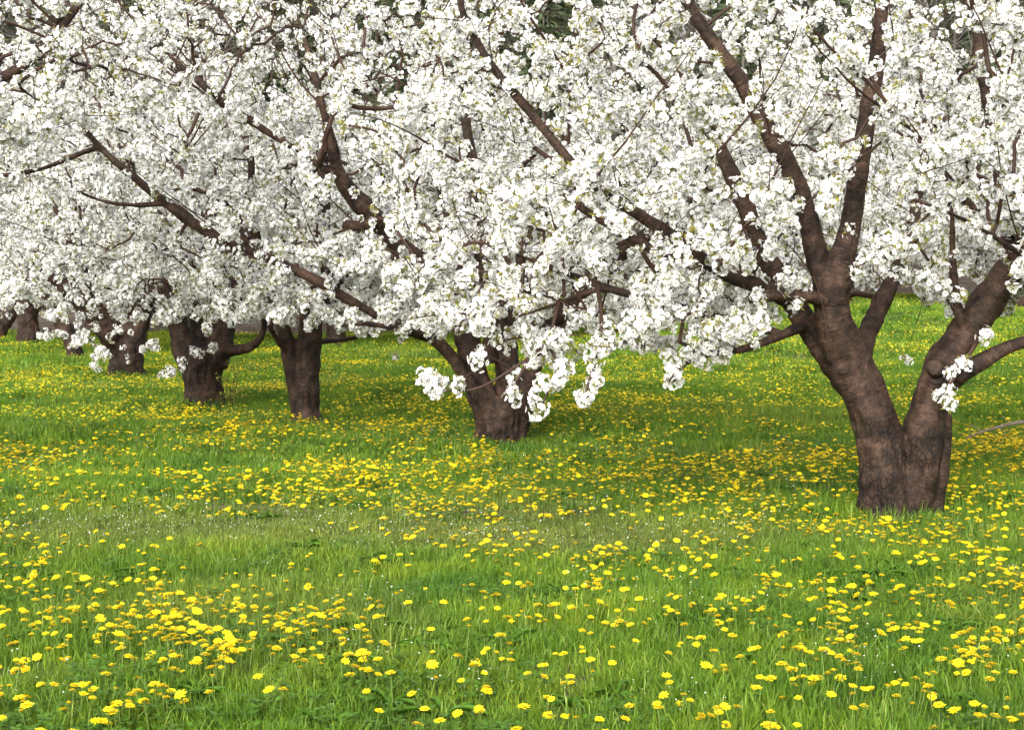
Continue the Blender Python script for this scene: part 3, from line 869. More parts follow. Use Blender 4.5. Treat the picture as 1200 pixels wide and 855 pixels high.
# --- third: single straight stem
t3 = new_tree('cherry tree with one straight slender trunk and slim side stem', 355, 497, 17.4, 23)
Y = 17.4
t3.limb([(359, 505, 0, 18), (359, 470, 0, 16), (361, 430, 0, 15.5), (363, 395, 0, 15), (365, 350, 0, 14), (370, 310, 0, 13), (376, 260, 0, 11), (380, 200, 0, 8), (386, 130, 0, 5)], Y, 'trunk')
t3.limb([(352, 490, 0.02, 9), (345, 440, 0.0, 9.5), (337, 405, 0, 9.5), (327, 372, 0, 8), (312, 330, -0.1, 8), (300, 280, -0.2, 6), (296, 180, -0.3, 4)], Y)
t3.limb([(364, 370, 0, 9), (395, 330, 0.3, 8), (430, 290, 0.5, 6), (470, 240, 0.8, 4)], Y)
t3.limb([(334, 408, -0.05, 5), (322, 394, -0.2, 4), (312, 380, -0.3, 3)], Y)
t3.limb([(375, 400, 0.1, 4), (400, 397, 0.4, 3), (440, 392, 0.8, 2)], Y)
t3.att = np.vstack([crown_points(t3.rng, 950, (-2.4, 17.6, 3.1), (2.9, 2.3, 2.1), 1.02, 0.2), crown_points(t3.rng, 260, (-2.3, 16.9, 1.45), (2.2, 1.2, 0.5), 1.0, 0.0)])
t3.extra = None
t3.voxel = 0.017

# --- fourth: squat stool
t4 = new_tree('squat cherry tree with stout burled trunk, curled side shoot and bushy suckers at its foot', 238, 478, 19.8, 24)
Y = 19.8
t4.limb([(238, 486, 0, 26), (238, 462, 0, 23), (237, 440, 0, 23), (239, 420, 0, 24), (240, 408, 0, 20)], Y, 'trunk', False)
t4.limb([(226, 430, 0, 18), (214, 398, 0, 15), (205, 362, 0, 13), (190, 320, 0, 10), (165, 270, 0, 7), (150, 180, 0, 5)], Y, show=[(385, 435)])
t4.limb([(250, 425, 0, 18), (262, 392, 0.05, 14), (272, 352, 0.1, 12), (285, 300, 0.2, 9), (290, 220, 0.3, 6), (285, 140, 0.3, 4)], Y)
t4.limb([(262, 412, -0.1, 8), (278, 410, -0.2, 6.5), (292, 406, -0.25, 6), (303, 396, -0.3, 5), (309, 380, -0.3, 4), (305, 350, -0.3, 3)], Y)
t4.limb([(238, 410, 0.2, 10), (230, 360, 0.5, 9), (235, 300, 0.9, 7), (250, 220, 1.1, 5)], Y)
t4.att = np.vstack([crown_points(t4.rng, 950, (-3.8, 19.9, 3.2), (2.9, 2.4, 2.2), 0.95, 0.2), crown_points(t4.rng, 330, (-3.9, 19.0, 1.25), (1.9, 1.2, 0.6), lambda P: np.interp(P[:, 0], [-6, -4.2, -3.7, -3.2, -2.6, -1.5], [1.05, 0.92, 0.95, 0.98, 1.08, 1.1]), 0.0)])
t4.extra = sprays([(203, 436, -.6), (196, 440, -.6), (212, 428, -.5), (225, 410, -.5), (252, 408, -.5)], Y, t4.rng)
t4.voxel = 0.02

# --- fifth: arching limb
t5 = new_tree('old cherry tree with a heavy arching side limb, white sprays across its trunk', 146, 442, 25.8, 25)
Y = 25.8
t5.limb([(148, 449, 0, 25), (148, 432, 0, 21), (151, 412, 0, 18), (158, 388, 0, 16), (167, 352, 0, 15), (182, 300, 0, 11), (196, 240, 0, 8), (200, 170, 0, 5)], Y, 'trunk', show=[(335, 460)])
t5.limb([(146, 430, 0, 14), (137, 405, -0.1, 14), (122, 378, -0.2, 15), (106, 360, -0.3, 14), (90, 346, -0.4, 11), (66, 326, -0.5, 9), (40, 290, -0.6, 6)], Y, show=[(335, 460)])
t5.limb([(165, 365, 0, 10), (175, 345, -0.2, 11), (192, 340, -0.4, 9), (215, 315, -0.6, 7), (245, 270, -0.8, 5)], Y, show=[(330, 370)])
t5.limb([(106, 360, -0.3, 8), (95, 330, -0.3, 8), (92, 290, -0.2, 6), (100, 230, 0, 4)], Y)
t5.att = np.vstack([crown_points(t5.rng, 800, (-5.9, 25.8, 3.2), (3.0, 2.6, 2.2), 1.22, 0.2), crown_points(t5.rng, 160, (-6.2, 24.8, 1.6), (2.2, 1.2, 0.5), 1.22, 0.0)])
t5.extra = sprays([(55, 390, -1), (80, 404, -1), (100, 398, -1), (118, 412, -1), (135, 420, -1), (150, 414, -1), (165, 408, -1), (178, 406, -1), (112, 424, -1), (128, 392, -1), (140, 385, -1), (95, 385, -1.0)], Y, t5.rng, 3, 0.07)
t5.voxel = 0.026

# --- neighbours reaching into the picture from both sides
t0 = new_tree('cherry tree beyond the meadow edge reaching bare-ended boughs over the row', -233, 573, 12.0, 26)
Y = 12.0
t0.limb([(-233, 585, 0, 40), (-230, 520, 0, 34), (-222, 450, 0, 32), (-205, 390, 0, 26)], Y, 'trunk', False)
t0.limb([(-210, 405, 0, 24), (-190, 330, 0, 22), (-140, 230, 0, 15), (-90, 165, 0, 11), (-40, 115, 0, 9), (0, 90, 0, 7.5), (45, 62, 0, 6.5), (68, 38, 0, 6), (92, 6, 0, 5.5), (108, -40, 0, 4)], Y)
t0.limb([(-205, 400, 0, 20), (-240, 310, 0.2, 16), (-280, 200, 0.4, 12), (-300, 60, 0.5, 8)], Y)
t0.limb([(-215, 420, 0, 16), (-290, 350, -0.3, 12), (-380, 290, -0.5, 9), (-460, 200, -0.6, 5)], Y)
t0.limb([(48, 60, 0, 3), (75, 66, -0.1, 2.5), (105, 54, -0.1, 1.8)], Y)
t0.att = crown_points(t0.rng, 650, (-4.6, 12.3, 3.35), (2.6, 2.0, 1.4), lambda P: np.interp(P[:, 0], [-6, -3.6, -2.5], [1.6, 2.15, 2.55]), 0.2)
t0.extra = None
t0.voxel = 0.02
tr = new_tree('grey cherry tree beyond the forked trunk, its leaning limb rising through blossom', 1290, 512, 14.6, 27)
Y = 14.6
tr.limb([(1300, 522, 0, 34), (1297, 480, 0, 31), (1288, 430, 0, 30), (1272, 395, 0, 28)], Y, 'trunk', False)
tr.limb([(1278, 405, 0, 26), (1248, 360, 0, 24), (1215, 318, -0.05, 22), (1193, 280, -0.1, 19), (1182, 240, -0.1, 16), (1175, 190, -0.1, 13), (1166, 140, -0.1, 11), (1150, 60, -0.1, 8), (1140, -20, -0.1, 5)], Y)
tr.limb([(1285, 420, 0, 20), (1320, 350, 0.2, 16), (1360, 260, 0.3, 11), (1390, 150, 0.4, 7)], Y)
tr.limb([(1195, 285, -0.1, 9), (1160, 262, -0.2, 7), (1120, 225, -0.3, 5), (1090, 170, -0.4, 3)], Y)
tr.att = crown_points(tr.rng, 750, (4.6, 14.9, 3.2), (2.7, 2.2, 1.9), lambda P: np.interp(P[:, 0], [2.2, 3.4, 5], [1.9, 1.55, 1.2]), 0.25)
tr.extra = None
tr.voxel = 0.02

for t in TREES: t.att_thr = 1.0
for t in TREES:
    t.root = empty('cherry_tree', t.base)
    tag(t.root, t.label, 'tree', t.group)
    t.build_wood(t.voxel, t.root, t in (t0, t1, t2, t4, t5))
    t.grow(t.att, 0.95, dens=22.5 if t.Y < 16 else 20.5, extra_pts=t.extra)

# thin the sprays that hang between a viewer in the meadow and the big limbs
LP = np.concatenate(ALL_LIMBS)
LP = LP[LP[:, 3] > 3.2]
def prune(t, strength=0.8):
    px, py, dep = project(t.BP)
    keep = np.ones(len(px), bool)
    for a in range(0, len(px), 1500):
        sl = slice(a, a + 1500)
        d = np.hypot(px[sl, None] - LP[None, :, 0], (py[sl, None] - LP[None, :, 1]))
        cr = 0.045 / dep[sl] * FPX
        hit = (d < LP[None, :, 3] * 0.75 + cr[:, None]) & (dep[sl, None] < LP[None, :, 2] + 0.02) & (LP[None, :, 2] < dep[sl, None] + 9.0)
        prob = np.where(hit, np.clip(LP[None, :, 3] / 10.0, 0.3, 1.0) * LP[None, :, 4], 0).max(1) * strength
        keep[sl] &= ~(t.rng.uniform(0, 1, len(prob)) < prob)
    keep &= ~((t.BP[:, 2] > (3.1 if t in (t1, tr) else 2.65) + 0.10 * (t.Y - 10.5)) & (t.rng.uniform(0, 1, len(px)) < (0.5 if t in (t1, tr) else 0.62)))     # airy tops, thinned for gaps and to let light through
    keep &= ~((t.BP[:, 2] > 1.7 + 0.165 * t.Y) & (t.rng.uniform(0, 1, len(px)) < 0.8))  # unseen high crown thinned further so more skylight reaches the grass
    if t.extra is not None: keep[-len(t.extra):] = True
    t.BP, t.BR, t.BS, t.BK = t.BP[keep], t.BR[keep], t.BS[keep], t.BK[keep]

for t in TREES:
    prune(t)
    tw = obj('twigs', t.twig_mesh(t.base), t.root); tag(tw, kind='stuff')
    pick = np.zeros(len(t.BP), bool)
    if t.Y < 20 and t not in (t0, tr):
        px, py, dep = project(t.BP)
        inview = (px > 0) & (px < PW) & (py > 0) & (py < PH)
        size = np.where(inview, t.BS / dep, 0)
        pick[np.argsort(-size)[:300]] = True
        for i in np.where(pick)[0]:
            o = bpy.data.objects.new('blossom_cluster', CL[t.BK[i]])
            o.parent = t.root
            o.location = t.BP[i] - t.base
            o.rotation_euler = t.BR[i]
            o.scale = (t.BS[i],) * 3
            COL.objects.link(o)
    r = ~pick
    me = scatter_mesh('blossom', t.BP[r] - t.base, t.BR[r], t.BS[r], t.BK[r])
    b = scatter('blossom', me, 'scatter_blossom', CL, t.root); tag(b, kind='stuff')

# --- far trees: two generic shapes, copied
def generic(seed, lean):
    t = Tree('', (0, 0, 0), seed)
    rg = t.rng
    t.limb_m([(0, 0, -0.12, 0.26), (0.01, 0, 0.15, 0.22), (lean * 0.3, 0.02, 0.6, 0.20), (lean * 0.6, 0.03, 1.0, 0.17)], 'trunk', False)
    for k in range(5):
        a = k * 1.257 + rg.uniform(-0.3, 0.3)
        c, s = math.cos(a), math.sin(a)
        e = rg.uniform(1.0, 1.5)
        t.limb_m([(lean * 0.45, 0.0, 0.85, 0.13), (lean * 0.5 + 0.35 * c, 0.35 * s, 1.25, 0.10), (lean * 0.5 + 0.9 * c * e, 0.9 * s * e, 1.9, 0.075), (1.4 * c * e, 1.4 * s * e, 2.8, 0.045), (1.6 * c * e, 1.6 * s * e, 3.8, 0.02)])
    t.base = np.zeros(3)
    t.grow(crown_points(rg, 650, (0, 0, 3.1), (2.9, 2.9, 2.2), 1.3, 0.25), 0.95, dens=15.0)
    t.BS *= 1.3
    t.tw = t.twig_mesh(np.zeros(3))
    t.pts = scatter_mesh('blossom', t.BP, t.BR, t.BS, t.BK)
    return t
G = [generic(41, 0.25), generic(42, -0.3)]
def crown_copy(root, g, rz, sc, dz=0.0):
    tw = obj('twigs', g.tw, root); tag(tw, kind='stuff')
    b = scatter('blossom', g.pts, 'scatter_blossom', CL, root); tag(b, kind='stuff')
    for o in (tw, b): o.rotation_euler = (0, 0, rz); o.scale = (sc,) * 3; o.location = (0, 0, dz)
# last ones of the row with their own trunks
def row_end(label, px, py, Y, limbs, g, rz, sc):
    t = new_tree(label, px, py, Y, int(px + 500))
    for i, L in enumerate(limbs): t.limb(L, Y, 'trunk' if i == 0 else 'limb')
    t.root = empty('cherry_tree', t.base)
    tag(t.root, label, 'tree', t.group)
    t.build_wood(0.03, t.root, False)
    crown_copy(t.root, g, rz, sc)
row_end('cherry tree with thin trunk leaning away from the arching old tree', 86, 416, 32.5, [[(90, 424, 0, 10), (85, 404, 0, 10), (76, 384, 0, 10), (64, 366, 0, 9), (45, 340, 0, 7), (30, 290, 0, 5)], [(66, 368, 0, 7), (72, 330, 0.2, 6), (85, 270, 0.3, 4)]], G[0], 0.4, 1.0)
row_end('distant cherry tree with short upright trunk near the wooded slope', 32, 402, 40.5, [[(32, 406, 0, 14), (33, 390, 0, 12.5), (32, 372, 0, 12), (28, 350, 0, 10), (20, 318, 0, 6)], [(33, 372, 0, 8), (48, 345, 0.2, 7), (70, 310, 0.3, 5)]], G[1], 1.7, 1.05)
row_end('last cherry tree of the row, dark leaning trunk against the slope', -4, 400, 42.5, [[(-6, 404, 0, 9), (0, 388, 0, 8), (10, 372, 0, 7.5), (22, 352, 0, 6), (34, 315, 0, 4)]], G[0], 2.9, 1.0)

# the orchard's back row
gw = []
for k, g in enumerate(G):
    hold = bpy.data.objects.new('hold', None)
    before = set(bpy.data.objects)
    g.build_wood(0.03, hold, False)
    gw.append([(o.name.split('.')[0], o.data) for o in bpy.data.objects if o not in before])
    for o in [o for o in bpy.data.objects if o not in before]: bpy.data.objects.remove(o)
    bpy.data.objects.remove(hold)
back = [(150, 36.0, 0, 0.3, 1.0), (262, 41.0, 1, 1.2, 1.05), (395, 38.0, 0, 2.2, 1.0), (500, 43.0, 1, 0.2, 1.05), (628, 40.0, 0, 4.0, 1.05), (735, 44.0, 1, 5.0, 1.05), (865, 43.5, 0, 1.0, 1.1), (985, 40.0, 1, 3.3, 1.05),
        (1095, 42.5, 0, 5.6, 1.1), (1195, 38.0, 1, 2.5, 1.1)]
for px, Y, k, rz, sc in back:
    b = at(px, 400, Y); b[2] = float(ground_z(b[0], b[1]))
    root = empty('cherry_tree', b)
    tag(root, 'distant white cherry tree in the back row before the wooded slope', 'tree', 'cherry trees of the back row')
    for nm, me in gw[k]:
        o = obj(nm, me, root); o.rotation_euler = (0, 0, rz); o.scale = (sc,) * 3
    crown_copy(root, G[k], rz, sc, -0.42)

# ------------------------------------------------------------------ meadow
def lane(x, y):
    """worn strip across the meadow, 0..1"""
    c = 9.75 + 0.10 * np.sin(x * 1.3) + 0.05 * x
    return np.exp(-((y - c) / 0.55) ** 2) * sstep(-4.2, -2.2, x) * (1 - 0.75 * sstep(0.7, 2.2, x))

def earth_mask(x, y):
    m = np.zeros_like(x)
    for cx, cy, rx, ry, _ in EARTH: m = np.maximum(m, np.exp(-(((x - cx) / rx) ** 2 + ((y - cy) / ry) ** 2) * 0.9))
    return m

def grass_patch(seed, size, n, hmin, hmax, w, lean=0.5):
    rng = np.random.default_rng(seed)
    V, T, S = [], [], []
    nclump = max(4, n // 14)
    cl = rng.uniform(-size / 2, size / 2, (nclump, 2)); ch = rng.uniform(0.7, 1.2, nclump); cs = rng.uniform(0, 1, nclump)
    for i in range(n):
        k = rng.integers(nclump)
        x, y = cl[k] + rng.normal(0, size * 0.07, 2)
        h = rng.uniform(hmin, hmax) * ch[k]
        a = rng.uniform(0, 6.28); ln = abs(rng.normal(0, lean)) * h
        wd = w * rng.uniform(0.6, 1.3)
        f = rng.uniform(0, 3.14)
        ux, uy = math.cos(f) * wd / 2, math.sin(f) * wd / 2
        dx, dy = math.cos(a) * ln, math.sin(a) * ln
        dr = rng.uniform(0.0, 0.22) * ln / max(h, 1e-3)
        b = len(V)
        V += [(x - ux, y - uy, -0.01), (x + ux, y + uy, -0.01),
              (x + dx * 0.25 - ux, y + dy * 0.25 - uy, h * 0.5), (x + dx * 0.25 + ux, y + dy * 0.25 + uy, h * 0.5),
              (x + dx * 0.62 - ux * 0.65, y + dy * 0.62 - uy * 0.65, h * 0.84), (x + dx * 0.62 + ux * 0.65, y + dy * 0.62 + uy * 0.65, h * 0.84),
              (x + dx * 1.1, y + dy * 1.1, h * (1.0 - dr))]
        T += [(b, b + 1, b + 3), (b, b + 3, b + 2), (b + 2, b + 3, b + 5), (b + 2, b + 5, b + 4), (b + 4, b + 5, b + 6)]
        sh = np.clip(0.5 * cs[k] + 0.5 * rng.uniform(0, 1), 0, 0.93)
        if rng.uniform() < 0.035: sh = 1.0
        S += [sh] * 7
    me = mesh_np('grass_patch', np.array(V), np.array(T), M_GRASS, smooth=True)
    point_attr(me, 'shade', 'FLOAT', S)
    return me
def rosette(seed, n, L):
    rng = np.random.default_rng(seed)
    sp = Soup()
    for i in range(n):
        a = i * 2.4 + rng.normal(0, 0.2); l = L * rng.uniform(0.6, 1.1); e = rng.uniform(0.35, 0.9); w = l * 0.13
        c, s = math.cos(a), math.sin(a)
        V, T = [], []
        seg = 7
        for k in range(seg + 1):
            t = k / seg
            lob = (0.25 + 0.9 * t) * (1.0 if k % 2 else 0.45) * (1 if t < 0.9 else 0.2)
            x = l * t * math.cos(e * (1 - 0.5 * t)); z = l * t * math.sin(e * (1 - t * 0.75)) + 0.01
            for sgn in (-1, 0, 1): V.append((x * c - sgn * w * lob * s, x * s + sgn * w * lob * c, z + (0.012 if sgn else 0)))
        for k in range(seg):
            b = 3 * k
            T += [(b, b + 1, b + 4), (b, b + 4, b + 3), (b + 1, b + 2, b + 5), (b + 1, b + 5, b + 4)]
        sp.add(V, T, 0)
    return sp.mesh('leaf_rosette', [M_ROSETTE], True)
GN_NEAR = [grass_patch(100 + i, 0.36, 380, 0.04, 0.10, 0.0037) for i in range(5)]
GN_MID = [grass_patch(200 + i, 0.62, 460, 0.04, 0.10, 0.0068) for i in range(4)]
GN_FAR = [grass_patch(300 + i, 1.2, 560, 0.04, 0.10, 0.015) for i in range(3)]

def grid_points(y0, y1, sp, margin, rng, slope=0.30):
    out = []
    y = y0
    while y < y1:
        w = slope * y + margin
        x = np.arange(-w, w, sp)
        out.append(np.stack([x + rng.uniform(-.45, .45, len(x)) * sp, np.full(len(x), y) + rng.uniform(-.45, .45, len(x)) * sp], 1))
        y += sp
    return np.concatenate(out)

def value_noise(x, y, s, off=0.0):
    return np.array([mnoise.noise((a * s + off, b * s, 1.7)) for a, b in zip(x, y)])

def lay_grass(y0, y1, sp, margin, variants, key, seed, zs=1.0):
    rng = np.random.default_rng(seed)
    P2 = grid_points(y0, y1, sp, margin, rng)
    x, y = P2.T
    ln = lane(x, y); em = earth_mask(x, y)
    keep = rng.uniform(0, 1, len(x)) > em * 1.1
    x, y, ln, em = x[keep], y[keep], ln[keep], em[keep]
    nz = value_noise(x, y, 0.9) * 0.5 + value_noise(x, y, 2.3, 4.0) * 0.4
    h = 0.92 * (1.0 + 1.0 * nz) * (1 - 0.5 * np.clip(ln + em, 0, 1)) * zs * rng.uniform(0.85, 1.15, len(x))
    for t in TREES[:5]: h = h * (1 + 0.55 * np.exp(-((np.hypot(x - t.base[0], y - t.base[1]) - 0.25) / 0.16) ** 2))   # uncut tufts round the trunks
    s = rng.uniform(0.9, 1.15, len(x))
    P = np.stack([x, y, ground_z(x, y)], 1)
    R = np.stack([rng.normal(0, .04, len(x)), rng.normal(0, .04, len(x)), rng.uniform(0, 6.28, len(x))], 1)
    S = np.stack([s, s, np.clip(h, 0.3, 1.9)], 1)
    dry = np.clip(ln * 0.36 + em * 0.5 + 0.22 * np.clip(value_noise(x, y, 0.6, 11.0) * 2.2 - 0.35, 0, 1), 0, 1)
    me = scatter_mesh('grass', P, R, S, rng.integers(0, len(variants), len(x)), {'dry': dry})
    return tag(scatter('grass', me, key, variants), 'short green spring grass of the orchard meadow', 'grass', kind='stuff')
lay_grass(3.6, 13.2, 0.235, 2.2, GN_NEAR, 'scatter_grass_near', 51)
lay_grass(13.0, 26.0, 0.40, 2.5, GN_MID, 'scatter_grass_mid', 52)
lay_grass(25.6, 49.5, 0.75, 4.0, GN_FAR, 'scatter_grass_far', 53)

# broad-leaved weeds in the sward
rng = np.random.default_rng(61)
def clover(seed, n):
    rg = np.random.default_rng(seed); sp = Soup()
    for i in range(n):
        p = np.array((*rg.normal(0, 0.10, 2), rg.uniform(0.02, 0.07))); a0 = rg.uniform(0, 6.28); r = rg.uniform(0.006, 0.011)
        for k in range(3):
            a = a0 + k * 2.094; c, s_ = math.cos(a), math.sin(a); e = rg.uniform(-0.2, 0.5)
            f = lambda t, w: p + np.array((r * 2 * t * c - w * r * s_, r * 2 * t * s_ + w * r * c, r * 2 * t * e))
            sp.add([p, f(0.6, -0.85), f(1.0, -0.45), f(1.0, 0.45), f(0.6, 0.85)], [(0, 1, 2), (0, 2, 3), (0, 3, 4)], 0)
        q = p.copy(); q[2] = 0
        sp.add([q + (0.0006, 0, 0), q - (0.0006, 0, 0), p], [(0, 1, 2)], 0)
    return sp.mesh('clover_patch', [M_ROSETTE])
RO = [rosette(1, 9, 0.11), rosette(2, 7, 0.13), rosette(3, 11, 0.095), clover(4, 60), clover(5, 80), clover(6, 50), clover(7, 70)]
P2 = grid_points(3.6, 16.0, 0.27, 2.0, rng)
nzr = value_noise(P2[:, 0], P2[:, 1], 0.8, 21.0)
P2 = P2[(nzr + rng.uniform(-0.4, 0.4, len(P2)) > 0.02) & (lane(*P2.T) < 0.5)]
me = scatter_mesh('broad_leaf_weeds', np.column_stack([P2, ground_z(*P2.T)]), np.column_stack([np.zeros((len(P2), 2)), rng.uniform(0, 6.28, len(P2))]), rng.uniform(0.8, 1.4, len(P2)), rng.integers(0, len(RO), len(P2)))
tag(scatter('broad_leaf_weeds', me, 'scatter_rosette', RO), 'dark green toothed weed leaves low in the meadow grass', 'weeds', kind='stuff')

# tiny white flowers of the worn strip
def tiny_patch(seed, size, n):
    rng = np.random.default_rng(seed); sp = Soup()
    for i in range(n):
        x, y = rng.uniform(-size / 2, size / 2, 2); h = rng.uniform(0.05, 0.13); r = rng.uniform(0.002, 0.004)
        t = rng.normal(0, 0.35, 2)
        a = np.arange(5) * 1.2566
        V = [(x, y, h)] + [(x + r * math.cos(q), y + r * math.sin(q), h + r * (t[0] * math.cos(q) + t[1] * math.sin(q)) + r * 0.4) for q in a]
        sp.add(V, [(0, 1, 2), (0, 2, 3), (0, 3, 4), (0, 4, 5), (0, 5, 1)], 0)
        sp.add([(x - .0006, y, 0), (x + .0006, y, 0), (x, y, h)], [(0, 1, 2)], 1)
    return sp.mesh('tiny_flower_patch', [M_TINY, M_PEDICEL])
TP = [tiny_patch(i, 0.35, 26) for i in range(3)]
P2 = grid_points(4.5, 16.0, 0.22, 1.5, rng)
pr = np.clip(lane(*P2.T) * 0.7 + 0.05 + 0.4 * np.clip(value_noise(P2[:, 0], P2[:, 1], 0.5, 31.0) - 0.25, 0, 1), 0, 1)
P2 = P2[rng.uniform(0, 1, len(P2)) < pr]
me = scatter_mesh('tiny_white_flowers', np.column_stack([P2, ground_z(*P2.T)]), np.column_stack([np.zeros((len(P2), 2)), rng.uniform(0, 6.28, len(P2))]), rng.uniform(0.8, 1.2, len(P2)), rng.integers(0, 3, len(P2)))
tag(scatter('tiny_white_flowers', me, 'scatter_tiny', TP), 'tiny white weed flowers speckling the worn grass strip', 'wildflowers', kind='stuff')

# ------------------------------------------------------------------ dandelions
def dandy_head(seed, R, openness=1.0, layers=((20, 1.0, 0.08), (16, 0.80, 0.30), (12, 0.55, 0.6))):
    rng = np.random.default_rng(seed); sp = Soup()
    for li, (n, rf, el) in enumerate(layers):
        for k in range(n):
            a = k * 2 * math.pi / n + li * 0.15 + rng.normal(0, 0.06)
            r = R * rf * rng.uniform(0.76, 1.14); e = (el + rng.normal(0, 0.15)) * 1.0 + (1 - openness) * 0.9
            w = R * 0.155
            c, s = math.cos(a), math.sin(a)
            def pt(t, sd):
                x = r * t * math.cos(e * (1.15 - 0.6 * t)); z = r * t * math.sin(e * (1.15 - 0.5 * t)) + 0.002 * li
                return (x * c - sd * s, x * s + sd * c, z)
            V = [pt(0.12, 0), pt(0.6, -w), pt(0.6, w), pt(1.0, -w * 0.75), pt(1.0, w * 0.75)]
            sp.add(V, [(0, 1, 2), (1, 3, 4), (1, 4, 2)], 1 if li == 2 else 0)
    a = np.arange(7) * 2 * math.pi / 7
    V = [(0, 0, R * 0.42)] + [(R * 0.26 * math.cos(q), R * 0.26 * math.sin(q), R * 0.30) for q in a]
    sp.add(V, [(0, 1 + k, 1 + (k + 1) % 7) for k in range(7)], 1)
    return sp.mesh('flower_head', [M_DANDY, M_DANDY_C])
def dandy_stem(h, R, seed):
    rng = np.random.default_rng(seed); sp = Soup()
    bx, by = rng.normal(0, 0.012, 2)
    n = 5; V, T = [], []
    for k in range(4):
        t = k / 3
        for q in np.arange(n) * 2 * math.pi / n:
            r = 0.0024 if k < 3 else 0.0020
            V.append((bx * (1 - t) ** 2 + r * math.cos(q), by * (1 - t) ** 2 + r * math.sin(q), -h - 0.02 + (h + 0.02) * t))
    for k in range(3):
        for q in range(n):
            a, b = k * n + q, k * n + (q + 1) % n
            T += [(a, b, b + n), (a, b + n, a + n)]
    sp.add(V, T, 0)
    a = np.arange(7) * 2 * math.pi / 7                    # green involucre under the rays
    V = [(0, 0, -0.012)] + [(R * 0.34 * math.cos(q), R * 0.34 * math.sin(q), -0.004) for q in a] + [(R * 0.40 * math.cos(q), R * 0.40 * math.sin(q), 0.003) for q in a]
    T = [(0, 1 + (k + 1) % 7, 1 + k) for k in range(7)]
    for k in range(7): T += [(1 + k, 1 + (k + 1) % 7, 8 + (k + 1) % 7), (1 + k, 8 + (k + 1) % 7, 8 + k)]
    sp.add(V, T, 0)
    return sp.mesh('stem', [M_STEM], True)
HEADS = [dandy_head(1, 0.021), dandy_head(2, 0.023), dandy_head(3, 0.019, 0.85), dandy_head(4, 0.022), dandy_head(5, 0.016, 0.35)]
STEMS = [dandy_stem(0.16, 0.02, i) for i in range(3)]
def whole(i):
    h, s = HEADS[i], STEMS[i % 3]
    bm = bmesh.new(); bm.from_mesh(h)
    nf = len(bm.faces)
    bm.from_mesh(s); bm.faces.ensure_lookup_table()
    for f in bm.faces[nf:]: f.material_index = 2
    me = bpy.data.meshes.new('dandelion_whole'); bm.to_mesh(me); bm.free()
    for m in (M_DANDY, M_DANDY_C, M_STEM): me.materials.append(m)
    return me
WHOLE = [whole(i) for i in range(5)]
LOWH = []
for i in range(3):
    LOWH.append(dandy_head(20 + i, 0.023, 1.0, ((9, 1.0, 0.15), (7, 0.7, 0.5))))

rng = np.random.default_rng(71)
def dandelion_points():
    pts = []
    # clumps (plants carrying several heads)
    def clumps(y0, y1, per_m2, mean, margin, spread):
        area_n = int(((0.30 * (y0 + y1) / 2 + margin) * 2) * (y1 - y0) * per_m2)
        yy = rng.uniform(y0, y1, area_n * 2); ww = 0.30 * yy + margin
        xx = rng.uniform(-1, 1, area_n * 2) * ww
        # patchiness of the meadow, measured where the flowers stand
        dn = 0.6 + 0.9 * value_noise(xx, yy, 0.55, 3.0) + 0.9 * value_noise(xx, yy, 1.6, 8.0)
        dn *= 1 - 0.93 * lane(xx, yy)
        dn += 0.5 * np.exp(-(((xx - 2.6) / 1.6) ** 2 + ((yy - 10.1) / 0.7) ** 2))          # round the forked tree
        dn += 0.35 * np.exp(-(((xx + 1.15) / 0.55) ** 2 + ((yy - 5.35) / 0.25) ** 2))      # near clump
        dn += 0.45 * np.exp(-(((xx - 0.9) / 4.0) ** 2 + ((yy - 12.6) / 1.3) ** 2))         # band beyond the strip
        dn -= 0.55 * np.exp(-(((xx + 1.5) / 1.8) ** 2 + ((yy - 13.2) / 0.9) ** 2))
        dn -= 0.5 * np.exp(-(((xx - 1.4) / 0.5) ** 2 + ((yy - 5.0) / 0.4) ** 2))
        k = rng.uniform(0, 1, len(xx)) < dn * 0.75
        for a, b in zip(xx[k], yy[k]):
            m = 1 + rng.poisson(mean * (3.0 if rng.uniform() < 0.15 else 0.8))
            sp_ = spread * rng.uniform(0.45, 1.5)
            for _ in range(m):
                d = rng.normal(0, sp_, 2)
                pts.append((a + d[0], b + d[1]))
    clumps(4.2, 10.0, 34.0, 1.9, 1.2, 0.07)
    clumps(10.0, 17.0, 36.0, 1.8, 1.6, 0.09)
    clumps(17.0, 30.0, 26.0, 1.6, 2.0, 0.12)
    clumps(30.0, 47.0, 14.0, 1.4, 3.0, 0.2)
    return np.array(pts)
DP = dandelion_points()
# not inside tree trunks
for t in TREES:
    d = np.hypot(DP[:, 0] - t.base[0], DP[:, 1] - t.base[1])
    DP = DP[d > 0.30]
gz = ground_z(DP[:, 0], DP[:, 1])
DH = np.clip(rng.normal(0.098, 0.024, len(DP)), 0.045, 0.17) * (1 - 0.35 * lane(DP[:, 0], DP[:, 1]))
DZ = gz + DH
DT = np.column_stack([rng.normal(0.06, 0.17, len(DP)), rng.normal(0, 0.18, len(DP)), rng.normal(0, 0.5, len(DP))])     # faces turn to the light
DS = rng.triangular(0.5, 0.75, 1.1, len(DP))
DK = rng.choice(5, len(DP), p=[.27, .25, .2, .2, .08])
Pd = np.column_stack([DP, DZ])
px, py, dep = project(Pd)
vis = (px > -4) & (px < PW + 4) & (py > 0) & (py < PH + 4)
ordr = np.argsort(np.where(vis, dep / DS, 1e6))
single = np.zeros(len(Pd), bool); single[ordr[:300]] = True
nb = np.array([(np.hypot(DP[:, 0] - DP[i, 0], DP[:, 1] - DP[i, 1]) < 0.11).sum() - 1 if single[i] else 0 for i in range(len(DP))])
